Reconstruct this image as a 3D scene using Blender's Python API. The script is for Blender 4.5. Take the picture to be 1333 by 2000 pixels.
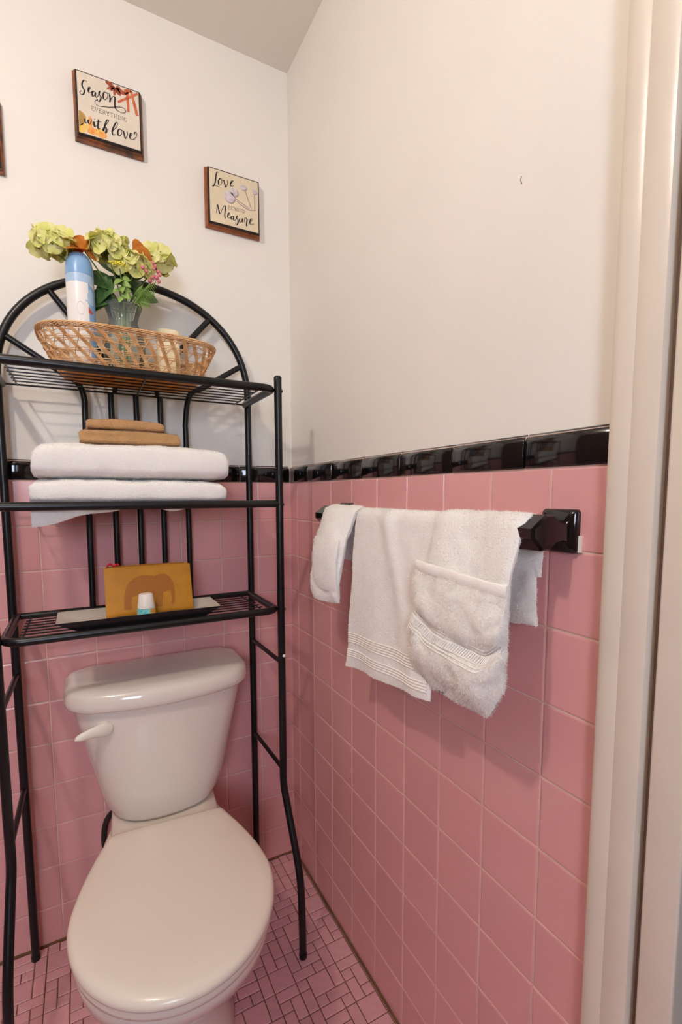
import bpy, bmesh, math, random
from mathutils import Vector, Matrix, noise
import numpy as np

for o in list(bpy.data.objects):
    bpy.data.objects.remove(o)
SC = bpy.context.scene
COL = SC.collection
RND = random.Random(7)
PI = math.pi

# ------------------------------------------------------------------ camera
F_PX, CX, CY = 933.32, 674.49, 1052.48
cam_d = bpy.data.cameras.new('camera')
cam = bpy.data.objects.new('camera', cam_d)
COL.objects.link(cam)
SC.camera = cam
cam_d.sensor_fit = 'HORIZONTAL'
cam_d.sensor_width = 36.0
cam_d.lens = F_PX / 1333.0 * 36.0
cam_d.shift_x = -(CX - 666.5) / 1333.0
cam_d.shift_y = (CY - 1000.0) / 1333.0
cam_d.clip_start = 0.02
CAM = Vector((-0.56006, -1.36795, 1.15812))
yaw, pitch, roll = 0.49998, -0.09266, -0.00206
fw = Vector((math.sin(yaw) * math.cos(pitch), math.cos(yaw) * math.cos(pitch), math.sin(pitch)))
rt = Vector((math.cos(yaw), -math.sin(yaw), 0))
up = rt.cross(fw)
r2 = rt * math.cos(roll) + up * math.sin(roll)
u2 = -rt * math.sin(roll) + up * math.cos(roll)
M = Matrix((r2, u2, -fw)).transposed().to_4x4()
M.translation = CAM
cam.matrix_world = M

# ------------------------------------------------------------------ world, light, exposure
world = bpy.data.worlds.new('world')
SC.world = world
world.use_nodes = True
world.node_tree.nodes['Background'].inputs[0].default_value = (0.75, 0.85, 1.0, 1)
world.node_tree.nodes['Background'].inputs[1].default_value = 0.3
SC.view_settings.view_transform = 'Standard'
SC.view_settings.look = 'None'
SC.view_settings.gamma = 1.0
SC.view_settings.use_curve_mapping = False
SC.view_settings.exposure = 0.06

WARM_POWER, COOL_POWER = 23.0, 25.0


LAMP, LAMP_R = Vector((-1.1, -1.05, 2.17)), 0.032          # globe lamp hanging upper left, out of view
WX0, WX1, WZ0, WZ1 = -1.42, -0.82, 1.12, 1.90            # frosted window behind the camera
LAMP_COL, WIN_COL = (1.0, 0.88, 0.76, 1), (0.72, 0.82, 1.0, 1)
LAMP_EMIT = WARM_POWER / (4 * PI * PI * LAMP_R ** 2)
WIN_EMIT = COOL_POWER / (PI * 0.40)


# ------------------------------------------------------------------ materials
def srgb(r, g, b):
    def f(c):
        c /= 255.0
        return c / 12.92 if c <= 0.04045 else ((c + 0.055) / 1.055) ** 2.4
    return (f(r), f(g), f(b), 1)


def mat(name, col, rough=0.5, metal=0.0, bump=0.0, bscale=100.0, var=0.0, vscale=8.0, objvar=0.0, coat=0.0,
        trans=0.0, ior=1.45, sheen=0.0, sss=0.0, col2=None, detail=3.0, spec=0.5):
    m = bpy.data.materials.new(name)
    m.use_nodes = True
    nt = m.node_tree
    N, L = nt.nodes, nt.links
    b = N['Principled BSDF']
    b.inputs['Roughness'].default_value = rough
    b.inputs['Metallic'].default_value = metal
    b.inputs['Coat Weight'].default_value = coat
    b.inputs['Coat Roughness'].default_value = 0.06
    b.inputs['Transmission Weight'].default_value = trans
    b.inputs['IOR'].default_value = ior
    b.inputs['Specular IOR Level'].default_value = spec
    b.inputs['Sheen Weight'].default_value = sheen
    b.inputs['Base Color'].default_value = col
    if sss:
        b.inputs['Subsurface Weight'].default_value = sss
        b.inputs['Subsurface Radius'].default_value = (0.01, 0.01, 0.005)
        b.inputs['Subsurface Scale'].default_value = 0.3
    tc = N.new('ShaderNodeTexCoord')
    src = None
    if var or col2:
        nz = N.new('ShaderNodeTexNoise')
        nz.inputs['Scale'].default_value = vscale
        nz.inputs['Detail'].default_value = 4
        L.new(tc.outputs['Object'], nz.inputs['Vector'])
        mx = N.new('ShaderNodeMixRGB')
        mx.inputs[1].default_value = col
        c2 = col2 if col2 else tuple(c * (1 - var) for c in col[:3]) + (1,)
        mx.inputs[2].default_value = c2
        rmp = N.new('ShaderNodeMapRange')
        rmp.inputs[1].default_value = 0.35
        rmp.inputs[2].default_value = 0.65
        L.new(nz.outputs['Fac'], rmp.inputs[0])
        L.new(rmp.outputs[0], mx.inputs[0])
        src = mx.outputs[0]
    if objvar:
        oi = N.new('ShaderNodeObjectInfo')
        hs = N.new('ShaderNodeHueSaturation')
        mr = N.new('ShaderNodeMapRange')
        mr.inputs[3].default_value = 1 - objvar
        mr.inputs[4].default_value = 1 + objvar
        L.new(oi.outputs['Random'], mr.inputs[0])
        L.new(mr.outputs[0], hs.inputs['Value'])
        hs.inputs['Color'].default_value = col
        if src:
            L.new(src, hs.inputs['Color'])
        src = hs.outputs[0]
    if src:
        L.new(src, b.inputs['Base Color'])
    if bump:
        nb = N.new('ShaderNodeTexNoise')
        nb.inputs['Scale'].default_value = bscale
        nb.inputs['Detail'].default_value = detail
        L.new(tc.outputs['Object'], nb.inputs['Vector'])
        bp = N.new('ShaderNodeBump')
        bp.inputs['Strength'].default_value = bump
        bp.inputs['Distance'].default_value = 0.002
        L.new(nb.outputs['Fac'], bp.inputs['Height'])
        L.new(bp.outputs[0], b.inputs['Normal'])
    return m


MT = dict(
    paint=mat('wall_paint', srgb(238, 233, 224), 0.55, bump=0.25, bscale=55, var=0.03, vscale=3),
    darkwall=mat('unseen_wall_dark', srgb(112, 84, 66), 0.6, var=0.2, vscale=6),  # unseen walls, made dark on purpose to cut bounced fill light
    ceiling=mat('ceiling_paint', srgb(236, 230, 218), 0.8, bump=0.1, bscale=80),
    trim=mat('trim_paint', srgb(226, 215, 199), 0.28, bump=0.25, bscale=30, var=0.04, vscale=12),
    pink=mat('pink_glaze', srgb(227, 165, 163), 0.18, objvar=0.035, var=0.04, vscale=10, bump=0.05, bscale=14),
    floorpink=mat('floor_tile_pink', srgb(220, 164, 168), 0.38, objvar=0.08, var=0.08, vscale=60, bump=0.08, bscale=300),
    grout=mat('wall_grout', srgb(238, 208, 192), 0.9, var=0.2, vscale=14),
    floorgrout=mat('floor_grout', srgb(122, 84, 54), 0.9, var=0.35, vscale=25),
    blackglaze=mat('black_glaze', srgb(20, 16, 17), 0.1, objvar=0.1, coat=0.3, bump=0.03, bscale=20),
    rackblack=mat('rack_enamel', srgb(14, 13, 14), 0.34, bump=0.06, bscale=200),
    china=mat('toilet_china', srgb(232, 222, 210), 0.12, coat=0.4, var=0.015, vscale=5),
    seatplastic=mat('seat_plastic', srgb(233, 221, 206), 0.22, bump=0.02, bscale=60),
    lever=mat('lever_plastic', srgb(240, 233, 218), 0.25),
    hose=mat('supply_hose', srgb(60, 55, 52), 0.45, metal=0.6, bump=0.4, bscale=600),
    terry=mat('white_terry', srgb(249, 245, 239), 0.95, bump=0.9, bscale=420, sheen=0.3, var=0.03, vscale=30),
    terryband=mat('white_woven_band', srgb(247, 242, 235), 0.8, bump=0.4, bscale=250),
    brown=mat('tan_terry', srgb(204, 158, 106), 0.95, bump=0.9, bscale=450, sheen=0.3, var=0.12, vscale=60),
    wicker=mat('wicker_reed', srgb(236, 194, 140), 0.5, col2=srgb(210, 154, 98), vscale=45, bump=0.2, bscale=300),
    wickerdark=mat('wicker_reed_base', srgb(240, 184, 110), 0.55, col2=srgb(216, 148, 78), vscale=60, bump=0.2, bscale=300),
    hyd=mat('hydrangea_petal', srgb(232, 232, 150), 0.6, col2=srgb(200, 214, 100), vscale=45, objvar=0.08, sss=0.15),
    hydeye=mat('floret_eye', srgb(92, 104, 40), 0.6),
    stem=mat('flower_stem', srgb(96, 122, 56), 0.6),
    leaf=mat('green_leaf', srgb(48, 84, 44), 0.5, col2=srgb(84, 120, 56), vscale=30),
    leaflight=mat('pale_green_leaf', srgb(150, 178, 92), 0.55, col2=srgb(104, 146, 62), vscale=40),
    orange=mat('orange_petal', srgb(205, 122, 50), 0.6, col2=srgb(222, 156, 72), vscale=25, sss=0.1),
    yellow=mat('yellow_bud', srgb(226, 212, 66), 0.6),
    berry=mat('pink_berry', srgb(206, 120, 126), 0.5, objvar=0.12),
    canwhite=mat('can_white', srgb(240, 236, 232), 0.25),
    canblue=mat('can_blue', srgb(132, 174, 216), 0.28),
    canpale=mat('can_pale_blue', srgb(176, 204, 230), 0.3),
    red=mat('red_print', srgb(196, 84, 74), 0.4),
    cream=mat('cream_wax', srgb(240, 226, 190), 0.35, sss=0.1),
    trayblack=mat('tray_black', srgb(24, 22, 22), 0.35),
    traysilver=mat('tray_pale_lining', srgb(222, 212, 198), 0.28, metal=0.25, var=0.08, vscale=20),
    mustard=mat('mustard_leather', srgb(190, 128, 24), 0.6, var=0.15, vscale=30, bump=0.3, bscale=260),
    elephant=mat('brown_print', srgb(158, 96, 22), 0.65, bump=0.3, bscale=260),
    zip=mat('red_thread', srgb(190, 24, 34), 0.6),
    white=mat('white_plastic', srgb(240, 232, 222), 0.3),
    teal=mat('teal_label', srgb(80, 178, 186), 0.4, col2=srgb(150, 212, 204), vscale=160),
    labelorange=mat('orange_label', srgb(222, 160, 72), 0.4),
    framewood=mat('frame_wood', srgb(168, 100, 58), 0.36, col2=srgb(88, 62, 50), vscale=36, bump=0.25, bscale=120),
    framewood2=mat('frame_wood_light', srgb(170, 100, 56), 0.4, col2=srgb(140, 78, 42), vscale=30, bump=0.15, bscale=120),
    frameblack=mat('frame_edge_black', srgb(38, 30, 28), 0.45),
    paper=mat('plaque_paper', srgb(226, 214, 196), 0.5, var=0.06, vscale=18),
    paper2=mat('plaque_paper_cream', srgb(228, 212, 182), 0.5, var=0.08, vscale=18),
    ink=mat('ink_black', srgb(38, 32, 32), 0.5),
    inkgrey=mat('ink_grey', srgb(98, 88, 84), 0.5),
    cinn=mat('print_cinnamon', srgb(190, 88, 54), 0.5, col2=srgb(212, 122, 80), vscale=120),
    anise=mat('print_anise', srgb(146, 66, 48), 0.5, col2=srgb(180, 96, 66), vscale=120),
    pyel=mat('print_yellow', srgb(236, 202, 110), 0.5, col2=srgb(240, 184, 84), vscale=100),
    pora=mat('print_orange', srgb(228, 140, 66), 0.5, col2=srgb(240, 176, 96), vscale=100),
    polive=mat('print_olive', srgb(160, 128, 70), 0.5, col2=srgb(196, 150, 80), vscale=100),
    plav=mat('print_lavender', srgb(196, 180, 184), 0.5, col2=srgb(222, 212, 216), vscale=90),
    plavd=mat('print_lavender_dark', srgb(172, 150, 148), 0.5),
    darkwood=mat('dark_door_wood', srgb(30, 17, 12), 0.85, var=0.3, vscale=12, spec=0.1),
    gap=mat('gap_shade_and_nick', srgb(120, 100, 92), 0.6),  # dark tone painted in for shade in the casing gap; also the nick
    screw=mat('black_screw', srgb(20, 20, 20), 0.3),
    chrome=mat('brushed_metal', srgb(190, 186, 180), 0.3, metal=1.0),
)
for nm, colr in (('terry_fibre', srgb(252, 248, 242)), ('tan_fibre', srgb(212, 168, 118))):
    g = bpy.data.materials.new(nm)
    g.use_nodes = True
    N, L = g.node_tree.nodes, g.node_tree.links
    N.clear()
    out = N.new('ShaderNodeOutputMaterial')
    mx = N.new('ShaderNodeMixShader')
    mx.inputs[0].default_value = 0.45
    df = N.new('ShaderNodeBsdfDiffuse')
    tl_ = N.new('ShaderNodeBsdfTranslucent')
    df.inputs[0].default_value = colr
    tl_.inputs[0].default_value = colr
    L.new(df.outputs[0], mx.inputs[1])
    L.new(tl_.outputs[0], mx.inputs[2])
    L.new(mx.outputs[0], out.inputs[0])
    MT[nm] = g
for nm, c1_, c2_, sc_ in (('hyd', srgb(255, 250, 196), srgb(236, 238, 146), 60), ('orange', srgb(214, 132, 56), srgb(232, 166, 84), 25)):
    g = bpy.data.materials.new(nm + '_petal_cloth')
    g.use_nodes = True
    N, L = g.node_tree.nodes, g.node_tree.links
    N.clear()
    out = N.new('ShaderNodeOutputMaterial')
    mx = N.new('ShaderNodeMixShader')
    mx.inputs[0].default_value = 0.4
    df, tl_ = N.new('ShaderNodeBsdfDiffuse'), N.new('ShaderNodeBsdfTranslucent')
    tcn, nzn, rp = N.new('ShaderNodeTexCoord'), N.new('ShaderNodeTexNoise'), N.new('ShaderNodeValToRGB')
    nzn.inputs['Scale'].default_value = sc_
    rp.color_ramp.elements[0].position, rp.color_ramp.elements[1].position = 0.35, 0.65
    rp.color_ramp.elements[0].color, rp.color_ramp.elements[1].color = c1_, c2_
    L.new(tcn.outputs['Object'], nzn.inputs['Vector'])
    L.new(nzn.outputs['Fac'], rp.inputs[0])
    for q_ in (df, tl_):
        L.new(rp.outputs[0], q_.inputs[0])
    L.new(df.outputs[0], mx.inputs[1])
    L.new(tl_.outputs[0], mx.inputs[2])
    L.new(mx.outputs[0], out.inputs[0])
    MT[nm] = g
# clear glass: thin-walled, lets light through
g = bpy.data.materials.new('clear_glass')
g.use_nodes = True
N, L = g.node_tree.nodes, g.node_tree.links
N.clear()
out = N.new('ShaderNodeOutputMaterial')
mx = N.new('ShaderNodeMixShader')
tr = N.new('ShaderNodeBsdfTransparent')
tr.inputs[0].default_value = (0.95, 0.97, 0.95, 1)
gl = N.new('ShaderNodeBsdfGlossy')
gl.inputs['Roughness'].default_value = 0.04
lw = N.new('ShaderNodeLayerWeight')
lw.inputs[0].default_value = 0.28
L.new(lw.outputs['Fresnel'], mx.inputs[0])
L.new(tr.outputs[0], mx.inputs[1])
L.new(gl.outputs[0], mx.inputs[2])
sheen_ = N.new('ShaderNodeBsdfDiffuse')  # pale diffuse share, painted in for bright reflections the glass lacks
sheen_.inputs[0].default_value = (0.85, 0.92, 0.86, 1)
m3 = N.new('ShaderNodeMixShader')
m3.inputs[0].default_value = 0.07
L.new(mx.outputs[0], m3.inputs[1])
L.new(sheen_.outputs[0], m3.inputs[2])
L.new(m3.outputs[0], out.inputs[0])
MT['glass'] = g
for nm, colr, st in (('frosted_pane_lit', WIN_COL, WIN_EMIT), ('lamp_globe_lit', LAMP_COL, LAMP_EMIT)):
    g = bpy.data.materials.new(nm)
    g.use_nodes = True
    b = g.node_tree.nodes['Principled BSDF']
    b.inputs['Emission Color'].default_value = colr
    b.inputs['Emission Strength'].default_value = st
    MT[nm] = g

# ------------------------------------------------------------------ helpers
ORG = {}


def tag(o, label=None, cat=None, group=None, kind=None):
    if label:
        o['label'] = label
    if cat:
        o['category'] = cat
    if group:
        o['group'] = group
    if kind:
        o['kind'] = kind
    return o


def thing(name, loc, label, cat, group=None, rz=0.0):
    o = bpy.data.objects.new(name, None)
    o.empty_display_size = 0.05
    COL.objects.link(o)
    o.location = loc
    o.rotation_euler = (0, 0, rz)
    ORG[o.name] = Vector(loc)
    return tag(o, label, cat, group)


class MB:
    """collects shapes (world coordinates, or local ones for a turned thing) into one mesh"""

    def __init__(s):
        s.v, s.f, s.m = [], [], []
        s.cur = 0

    def add(s, vs, fs):
        n = len(s.v)
        s.v += [tuple(p) for p in vs]
        s.f += [tuple(i + n for i in f) for f in fs]
        s.m += [s.cur] * len(fs)
        return s

    def box(s, lo, hi, bev=0.0):
        x0, y0, z0 = lo
        x1, y1, z1 = hi
        if not bev:
            vs = [(x, y, z) for z in (z0, z1) for y in (y0, y1) for x in (x0, x1)]
            return s.add(vs, [(0, 2, 3, 1), (4, 5, 7, 6), (0, 1, 5, 4), (2, 6, 7, 3), (0, 4, 6, 2), (1, 3, 7, 5)])
        bm = bmesh.new()
        bmesh.ops.create_cube(bm, size=1.0)
        for v in bm.verts:
            v.co = Vector(((x0 + x1) / 2 + v.co.x * (x1 - x0), (y0 + y1) / 2 + v.co.y * (y1 - y0), (z0 + z1) / 2 + v.co.z * (z1 - z0)))
        bmesh.ops.bevel(bm, geom=bm.edges[:], offset=bev, segments=3, profile=0.5, affect='EDGES', clamp_overlap=True)
        bm.verts.index_update()
        s.add([v.co.copy() for v in bm.verts], [[v.index for v in f.verts] for f in bm.faces])
        bm.free()
        return s

    def tube(s, pts, r, seg=10, cap=True, closed=False):
        pts = [Vector(p) for p in pts]
        n = len(pts)
        rad = r if isinstance(r, (list, tuple)) else [r] * n
        T = []
        for i in range(n):
            if closed:
                t = pts[(i + 1) % n] - pts[i - 1]
            else:
                t = pts[min(i + 1, n - 1)] - pts[max(i - 1, 0)]
            T.append(t.normalized())
        ref = Vector((0, 0, 1)) if abs(T[0].z) < 0.9 else Vector((1, 0, 0))
        nv = (ref - T[0] * ref.dot(T[0])).normalized()
        vs = []
        for i in range(n):
            nv = (nv - T[i] * nv.dot(T[i])).normalized()
            bv = T[i].cross(nv)
            for k in range(seg):
                a = 2 * PI * k / seg
                vs.append(pts[i] + (nv * math.cos(a) + bv * math.sin(a)) * rad[i])
        fs = []
        for i in range(n if closed else n - 1):
            j = (i + 1) % n
            for k in range(seg):
                k2 = (k + 1) % seg
                fs.append((i * seg + k, i * seg + k2, j * seg + k2, j * seg + k))
        if cap and not closed:
            fs.append(tuple(range(seg - 1, -1, -1)))
            fs.append(tuple((n - 1) * seg + k for k in range(seg)))
        return s.add(vs, fs)

    def lathe(s, c, prof, seg=32, axis='z'):
        vs, fs = [], []
        c = Vector(c)
        for r, h in prof:
            for k in range(seg):
                a = 2 * PI * k / seg
                p = (r * math.cos(a), r * math.sin(a), h)
                if axis == 'x':
                    p = (h, r * math.cos(a), r * math.sin(a))
                if axis == 'y':
                    p = (r * math.sin(a), h, r * math.cos(a))
                vs.append(c + Vector(p))
        for i in range(len(prof) - 1):
            for k in range(seg):
                k2 = (k + 1) % seg
                fs.append((i * seg + k, i * seg + k2, (i + 1) * seg + k2, (i + 1) * seg + k))
        if prof[0][0] > 1e-6:
            fs.append(tuple(range(seg - 1, -1, -1)))
        if prof[-1][0] > 1e-6:
            fs.append(tuple((len(prof) - 1) * seg + k for k in range(seg)))
        return s.add(vs, fs)

    def loft(s, loops, cap0=True, cap1=True):
        n = len(loops[0])
        vs = [p for lp in loops for p in lp]
        fs = []
        for i in range(len(loops) - 1):
            for k in range(n):
                k2 = (k + 1) % n
                fs.append((i * n + k, i * n + k2, (i + 1) * n + k2, (i + 1) * n + k))
        if cap0:
            fs.append(tuple(range(n - 1, -1, -1)))
        if cap1:
            fs.append(tuple((len(loops) - 1) * n + k for k in range(n)))
        return s.add(vs, fs)

    def prism(s, poly, ax, a, b):
        """poly in the two other axes, extruded along axis ax from a to b"""
        def p3(q, h):
            q = list(q)
            q.insert(ax, h)
            return tuple(q)
        return s.loft([[p3(q, a) for q in poly], [p3(q, b) for q in poly]])

    def sphere(s, c, r, seg=10, rings=7, sc=(1, 1, 1)):
        c = Vector(c)
        prof = []
        vs, fs = [], []
        for i in range(rings + 1):
            t = PI * i / rings
            for k in range(seg):
                a = 2 * PI * k / seg
                rr = max(math.sin(t), 1e-4)
                vs.append(c + Vector((rr * math.cos(a) * r * sc[0], rr * math.sin(a) * r * sc[1], -math.cos(t) * r * sc[2])))
        for i in range(rings):
            for k in range(seg):
                k2 = (k + 1) % seg
                fs.append((i * seg + k, i * seg + k2, (i + 1) * seg + k2, (i + 1) * seg + k))
        return s.add(vs, fs)

    def build(s, name, material, parent=None, smooth=True, local=False, fix=True, sub=0, angle=40):
        me = bpy.data.meshes.new(name)
        vs = s.v
        org = Vector((0, 0, 0))
        if parent is not None:
            org = ORG.get(parent.name, org)
            if not local and org.length > 0:
                vs = [(p[0] - org.x, p[1] - org.y, p[2] - org.z) for p in vs]
        me.from_pydata([tuple(p) for p in vs], [], s.f)
        if fix:
            bm = bmesh.new()
            bm.from_mesh(me)
            bmesh.ops.recalc_face_normals(bm, faces=bm.faces[:])
            bm.to_mesh(me)
            bm.free()
        mats = material if isinstance(material, (list, tuple)) else [material]
        for m_ in mats:
            me.materials.append(MT[m_] if isinstance(m_, str) else m_)
        if len(mats) > 1:
            me.polygons.foreach_set('material_index', s.m)
        if smooth:
            me.polygons.foreach_set('use_smooth', [True] * len(me.polygons))
            try:
                me.set_sharp_from_angle(angle=math.radians(angle))
            except Exception:
                pass
        me.update()
        o = bpy.data.objects.new(name, me)
        COL.objects.link(o)
        if parent is not None:
            o.parent = parent
        ORG[o.name] = org
        if sub:
            md = o.modifiers.new('subdivision', 'SUBSURF')
            md.levels = md.render_levels = sub
        return o


def arc(c, r, a0, a1, n, f):
    return [f(c[0] + r * math.cos(a0 + (a1 - a0) * i / n), c[1] + r * math.sin(a0 + (a1 - a0) * i / n)) for i in range(n + 1)]


def smooth_path(pts, n=6):
    """Catmull-Rom through the points"""
    P = [Vector(p) for p in pts]
    P = [P[0] * 2 - P[1]] + P + [P[-1] * 2 - P[-2]]
    res = []
    for i in range(1, len(P) - 2):
        for k in range(n):
            t = k / n
            a, b, c, d = P[i - 1], P[i], P[i + 1], P[i + 2]
            res.append(0.5 * ((2 * b) + (c - a) * t + (2 * a - 5 * b + 4 * c - d) * t * t + (3 * b - a - 3 * c + d) * t ** 3))
    res.append(P[-2])
    return res


def rrect(cx, cy, hx, hy, r, z, n=5):
    pts = []
    for (sx, sy, a) in ((1, 1, 0), (-1, 1, PI / 2), (-1, -1, PI), (1, -1, 3 * PI / 2)):
        for i in range(n + 1):
            t = a + PI / 2 * i / n
            pts.append((cx + sx * (hx - r) + r * math.cos(t), cy + sy * (hy - r) + r * math.sin(t), z))
    return pts


def nz3(x, y, z):
    return noise.noise(Vector((x, y, z)))


# ------------------------------------------------------------------ the room
P = 0.1095          # wall tile pitch
PINK_TOP = 1.1933
CAP_TOP = 1.2435
CEIL = 2.349
XL, YR = -2.10, -2.60
ROWS = 11


def struct(name, mb, m, smooth=False):
    return tag(mb.build(name, m, smooth=smooth), kind='structure')


wall_back = struct('wall_back', MB().box((XL - 0.1, 0.004, 0), (0.104, 0.1, CEIL)), 'paint')
wall_right = struct('wall_right', MB().box((0.004, -1.045, 0), (0.104, 0.004, CEIL)).box((0.004, -1.045, 2.06), (0.104, YR, CEIL)).box((0.004, YR - 0.1, 0), (0.104, -1.93, 2.06)), 'paint')
wall_left = struct('wall_left', MB().box((XL - 0.1, YR - 0.1, 0), (XL, 0.004, CEIL)), 'darkwall')
wb = MB()
wb.box((XL, YR - 0.1, 0), (WX0, YR, CEIL)).box((WX1, YR - 0.1, 0), (0.004, YR, CEIL))
wb.box((WX0, YR - 0.1, 0), (WX1, YR, WZ0)).box((WX0, YR - 0.1, WZ1), (WX1, YR, CEIL))
wall_rear = struct('wall_rear', wb, 'darkwall')
ceiling = struct('ceiling', MB().box((XL - 0.1, YR - 0.1, CEIL), (0.104, 0.1, CEIL + 0.05)), 'ceiling')
floor = struct('floor', MB().box((XL - 0.1, YR - 0.1, -0.05), (0.104, 0.1, -0.0015)), 'floorgrout')

# the window: frame, sill, one frosted pane
wf = MB()
for a, b_ in (((WX0, YR - 0.08, WZ0), (WX0 + 0.04, YR - 0.03, WZ1)), ((WX1 - 0.04, YR - 0.08, WZ0), (WX1, YR - 0.03, WZ1)),
              ((WX0, YR - 0.08, WZ0), (WX1, YR - 0.03, WZ0 + 0.04)), ((WX0, YR - 0.08, WZ1 - 0.04), (WX1, YR - 0.03, WZ1))):
    wf.box(a, b_)
window = struct('window_1', wf, 'trim')
MB().box((WX0 + 0.04, YR - 0.06, WZ0 + 0.04), (WX1 - 0.04, YR - 0.055, WZ1 - 0.04)).build('pane', 'frosted_pane_lit', window, smooth=False)
MB().box((WX0 - 0.03, YR - 0.02, WZ0 - 0.03), (WX1 + 0.03, YR + 0.03, WZ0), 0.004).build('sill', 'trim', window)


def tile_mesh(name, w, h, d, m, bev=0.0018):
    """tile lying in local xy (width, height), face towards +z, back at z=0"""
    v, f = [], []
    for (e, z) in ((0, 0), (0, d - bev), (bev * 0.45, d - bev * 0.3), (bev * 1.4, d)):
        v += [(e, e, z), (w - e, e, z), (w - e, h - e, z), (e, h - e, z)]
    for i in range(3):
        for k in range(4):
            k2 = (k + 1) % 4
            f.append((i * 4 + k, i * 4 + k2, (i + 1) * 4 + k2, (i + 1) * 4 + k))
    f.append((12, 13, 14, 15))
    me = bpy.data.meshes.new(name)
    me.from_pydata(v, [], f)
    me.materials.append(MT[m])
    me.update()
    return me


def place(me, name, parent, mtx):
    o = bpy.data.objects.new(name, me)
    COL.objects.link(o)
    o.parent = parent
    o.matrix_local = mtx
    return o


MESHES = {}


def shared_tile(w, h, d, m):
    k = (round(w, 4), round(h, 4), d, m)
    if k not in MESHES:
        MESHES[k] = tile_mesh('tile_piece', w, h, d, m)
    return MESHES[k]


J = 0.0020
TD = 0.0072


def wobble(s=0.0035):
    return Matrix.Rotation(RND.uniform(-s, s), 4, 'X') @ Matrix.Rotation(RND.uniform(-s, s), 4, 'Y')


# orientation of a tile: local x along the wall, local y up, local z out of the wall
R_BACK = Matrix(((1, 0, 0), (0, 0, -1), (0, 1, 0))).to_4x4()
R_RIGHT = Matrix(((0, 0, -1), (-1, 0, 0), (0, 1, 0))).to_4x4()


def wall_tiles(parent, spans, to_world, R, cap_spans):
    for r in range(ROWS):
        z1 = PINK_TOP - r * P
        z0 = max(z1 - P, 0.0)
        for (a, b_) in spans:
            w, h = b_ - a - J, z1 - z0 - J
            if w < 0.004 or h < 0.004:
                continue
            me = shared_tile(w, h, TD, 'pink')
            place(me, 'tile', parent, Matrix.Translation(to_world(a + J / 2, z0 + J / 2)) @ R @ wobble())
    for (a, b_) in cap_spans:
        w = b_ - a - J
        k = ('cap', round(w, 4))
        if k not in MESHES:
            hh = CAP_TOP - PINK_TOP - J
            prof = [(0, 0), (0, 0.0072), (0.001, 0.0088), (0.003, 0.0094), (hh - 0.016, 0.0094)]
            prof += [(hh - 0.016 + 0.014 * math.sin(t), 0.0094 * math.cos(t) ** 0.8) for t in (0.35, 0.7, 1.0, 1.3)]
            prof += [(hh, 0.0)]
            v, f = [], []
            for x in (0, 0.0008, w - 0.0008, w):
                e = 0.0008 if x in (0, w) else 0
                v += [(x, y, max(z - e, 0)) for y, z in prof]
            n = len(prof)
            for i in range(3):
                for q in range(n - 1):
                    f.append((i * n + q, (i + 1) * n + q, (i + 1) * n + q + 1, i * n + q + 1))
            f.append(tuple(range(n)))
            f.append(tuple(3 * n + q for q in range(n - 1, -1, -1)))
            me = bpy.data.meshes.new('cap_piece')
            me.from_pydata(v, [], f)
            bm = bmesh.new()
            bm.from_mesh(me)
            bmesh.ops.recalc_face_normals(bm, faces=bm.faces[:])
            bm.to_mesh(me)
            bm.free()
            me.materials.append(MT['blackglaze'])
            me.polygons.foreach_set('use_smooth', [True] * len(me.polygons))
            me.set_sharp_from_angle(angle=math.radians(50))
            MESHES[k] = me
        place(MESHES[k], 'cap_tile', parent, Matrix.Translation(to_world(a + J / 2, PINK_TOP + J / 2)) @ R @ wobble(0.006))


# back wall: local x = world x
xs = [-i * P for i in range(0, 9)]
spans = [(xs[i + 1], xs[i]) for i in range(8)] + [(XL, xs[8])]
spans = [(a, b_) for a, b_ in spans if b_ - a < 0.2]
x = xs[8]
while x > XL + 0.001:
    a = max(x - P, XL)
    spans.append((a, x))
    x = a
caps = [(-0.0075, 0.0), (-0.1605, -0.0075)]
x = -0.1605
while x > XL + 0.001:
    a = max(x - 0.153, XL)
    caps.append((a, x))
    x = a
caps = caps[1:]
wall_tiles(wall_back, spans, lambda a, z: Vector((a, 0.003, z)), R_BACK, caps)
# right wall: local x = -y (distance from the corner)
ks = [0.0] + [0.0554 + P * i for i in range(0, 9)] + [1.02]
spans = [(ks[i], ks[i + 1]) for i in range(len(ks) - 1)]
cs = [0.0, 0.133, 0.282, 0.432, 0.582, 0.734, 0.886, 1.02]
wall_tiles(wall_right, spans, lambda a, z: Vector((0.003, -a, z)), R_RIGHT, [(cs[i], cs[i + 1]) for i in range(7)])
# grout beds, a little behind the tile faces
MB().box((XL, -0.0025, 0), (0.004, 0.0045, CAP_TOP - 0.004)).build('grout_bed', 'grout', wall_back, smooth=False)
MB().box((-0.0025, -1.02, 0), (0.0045, 0.0, CAP_TOP - 0.004)).build('grout_bed', 'grout', wall_right, smooth=False)

MB().tube([(0.0037, -0.8582, 1.594), (0.0036, -0.8562, 1.600), (0.0037, -0.8572, 1.605)], 0.0006, 5).build('wall_nick', 'gap', wall_right)
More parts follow.
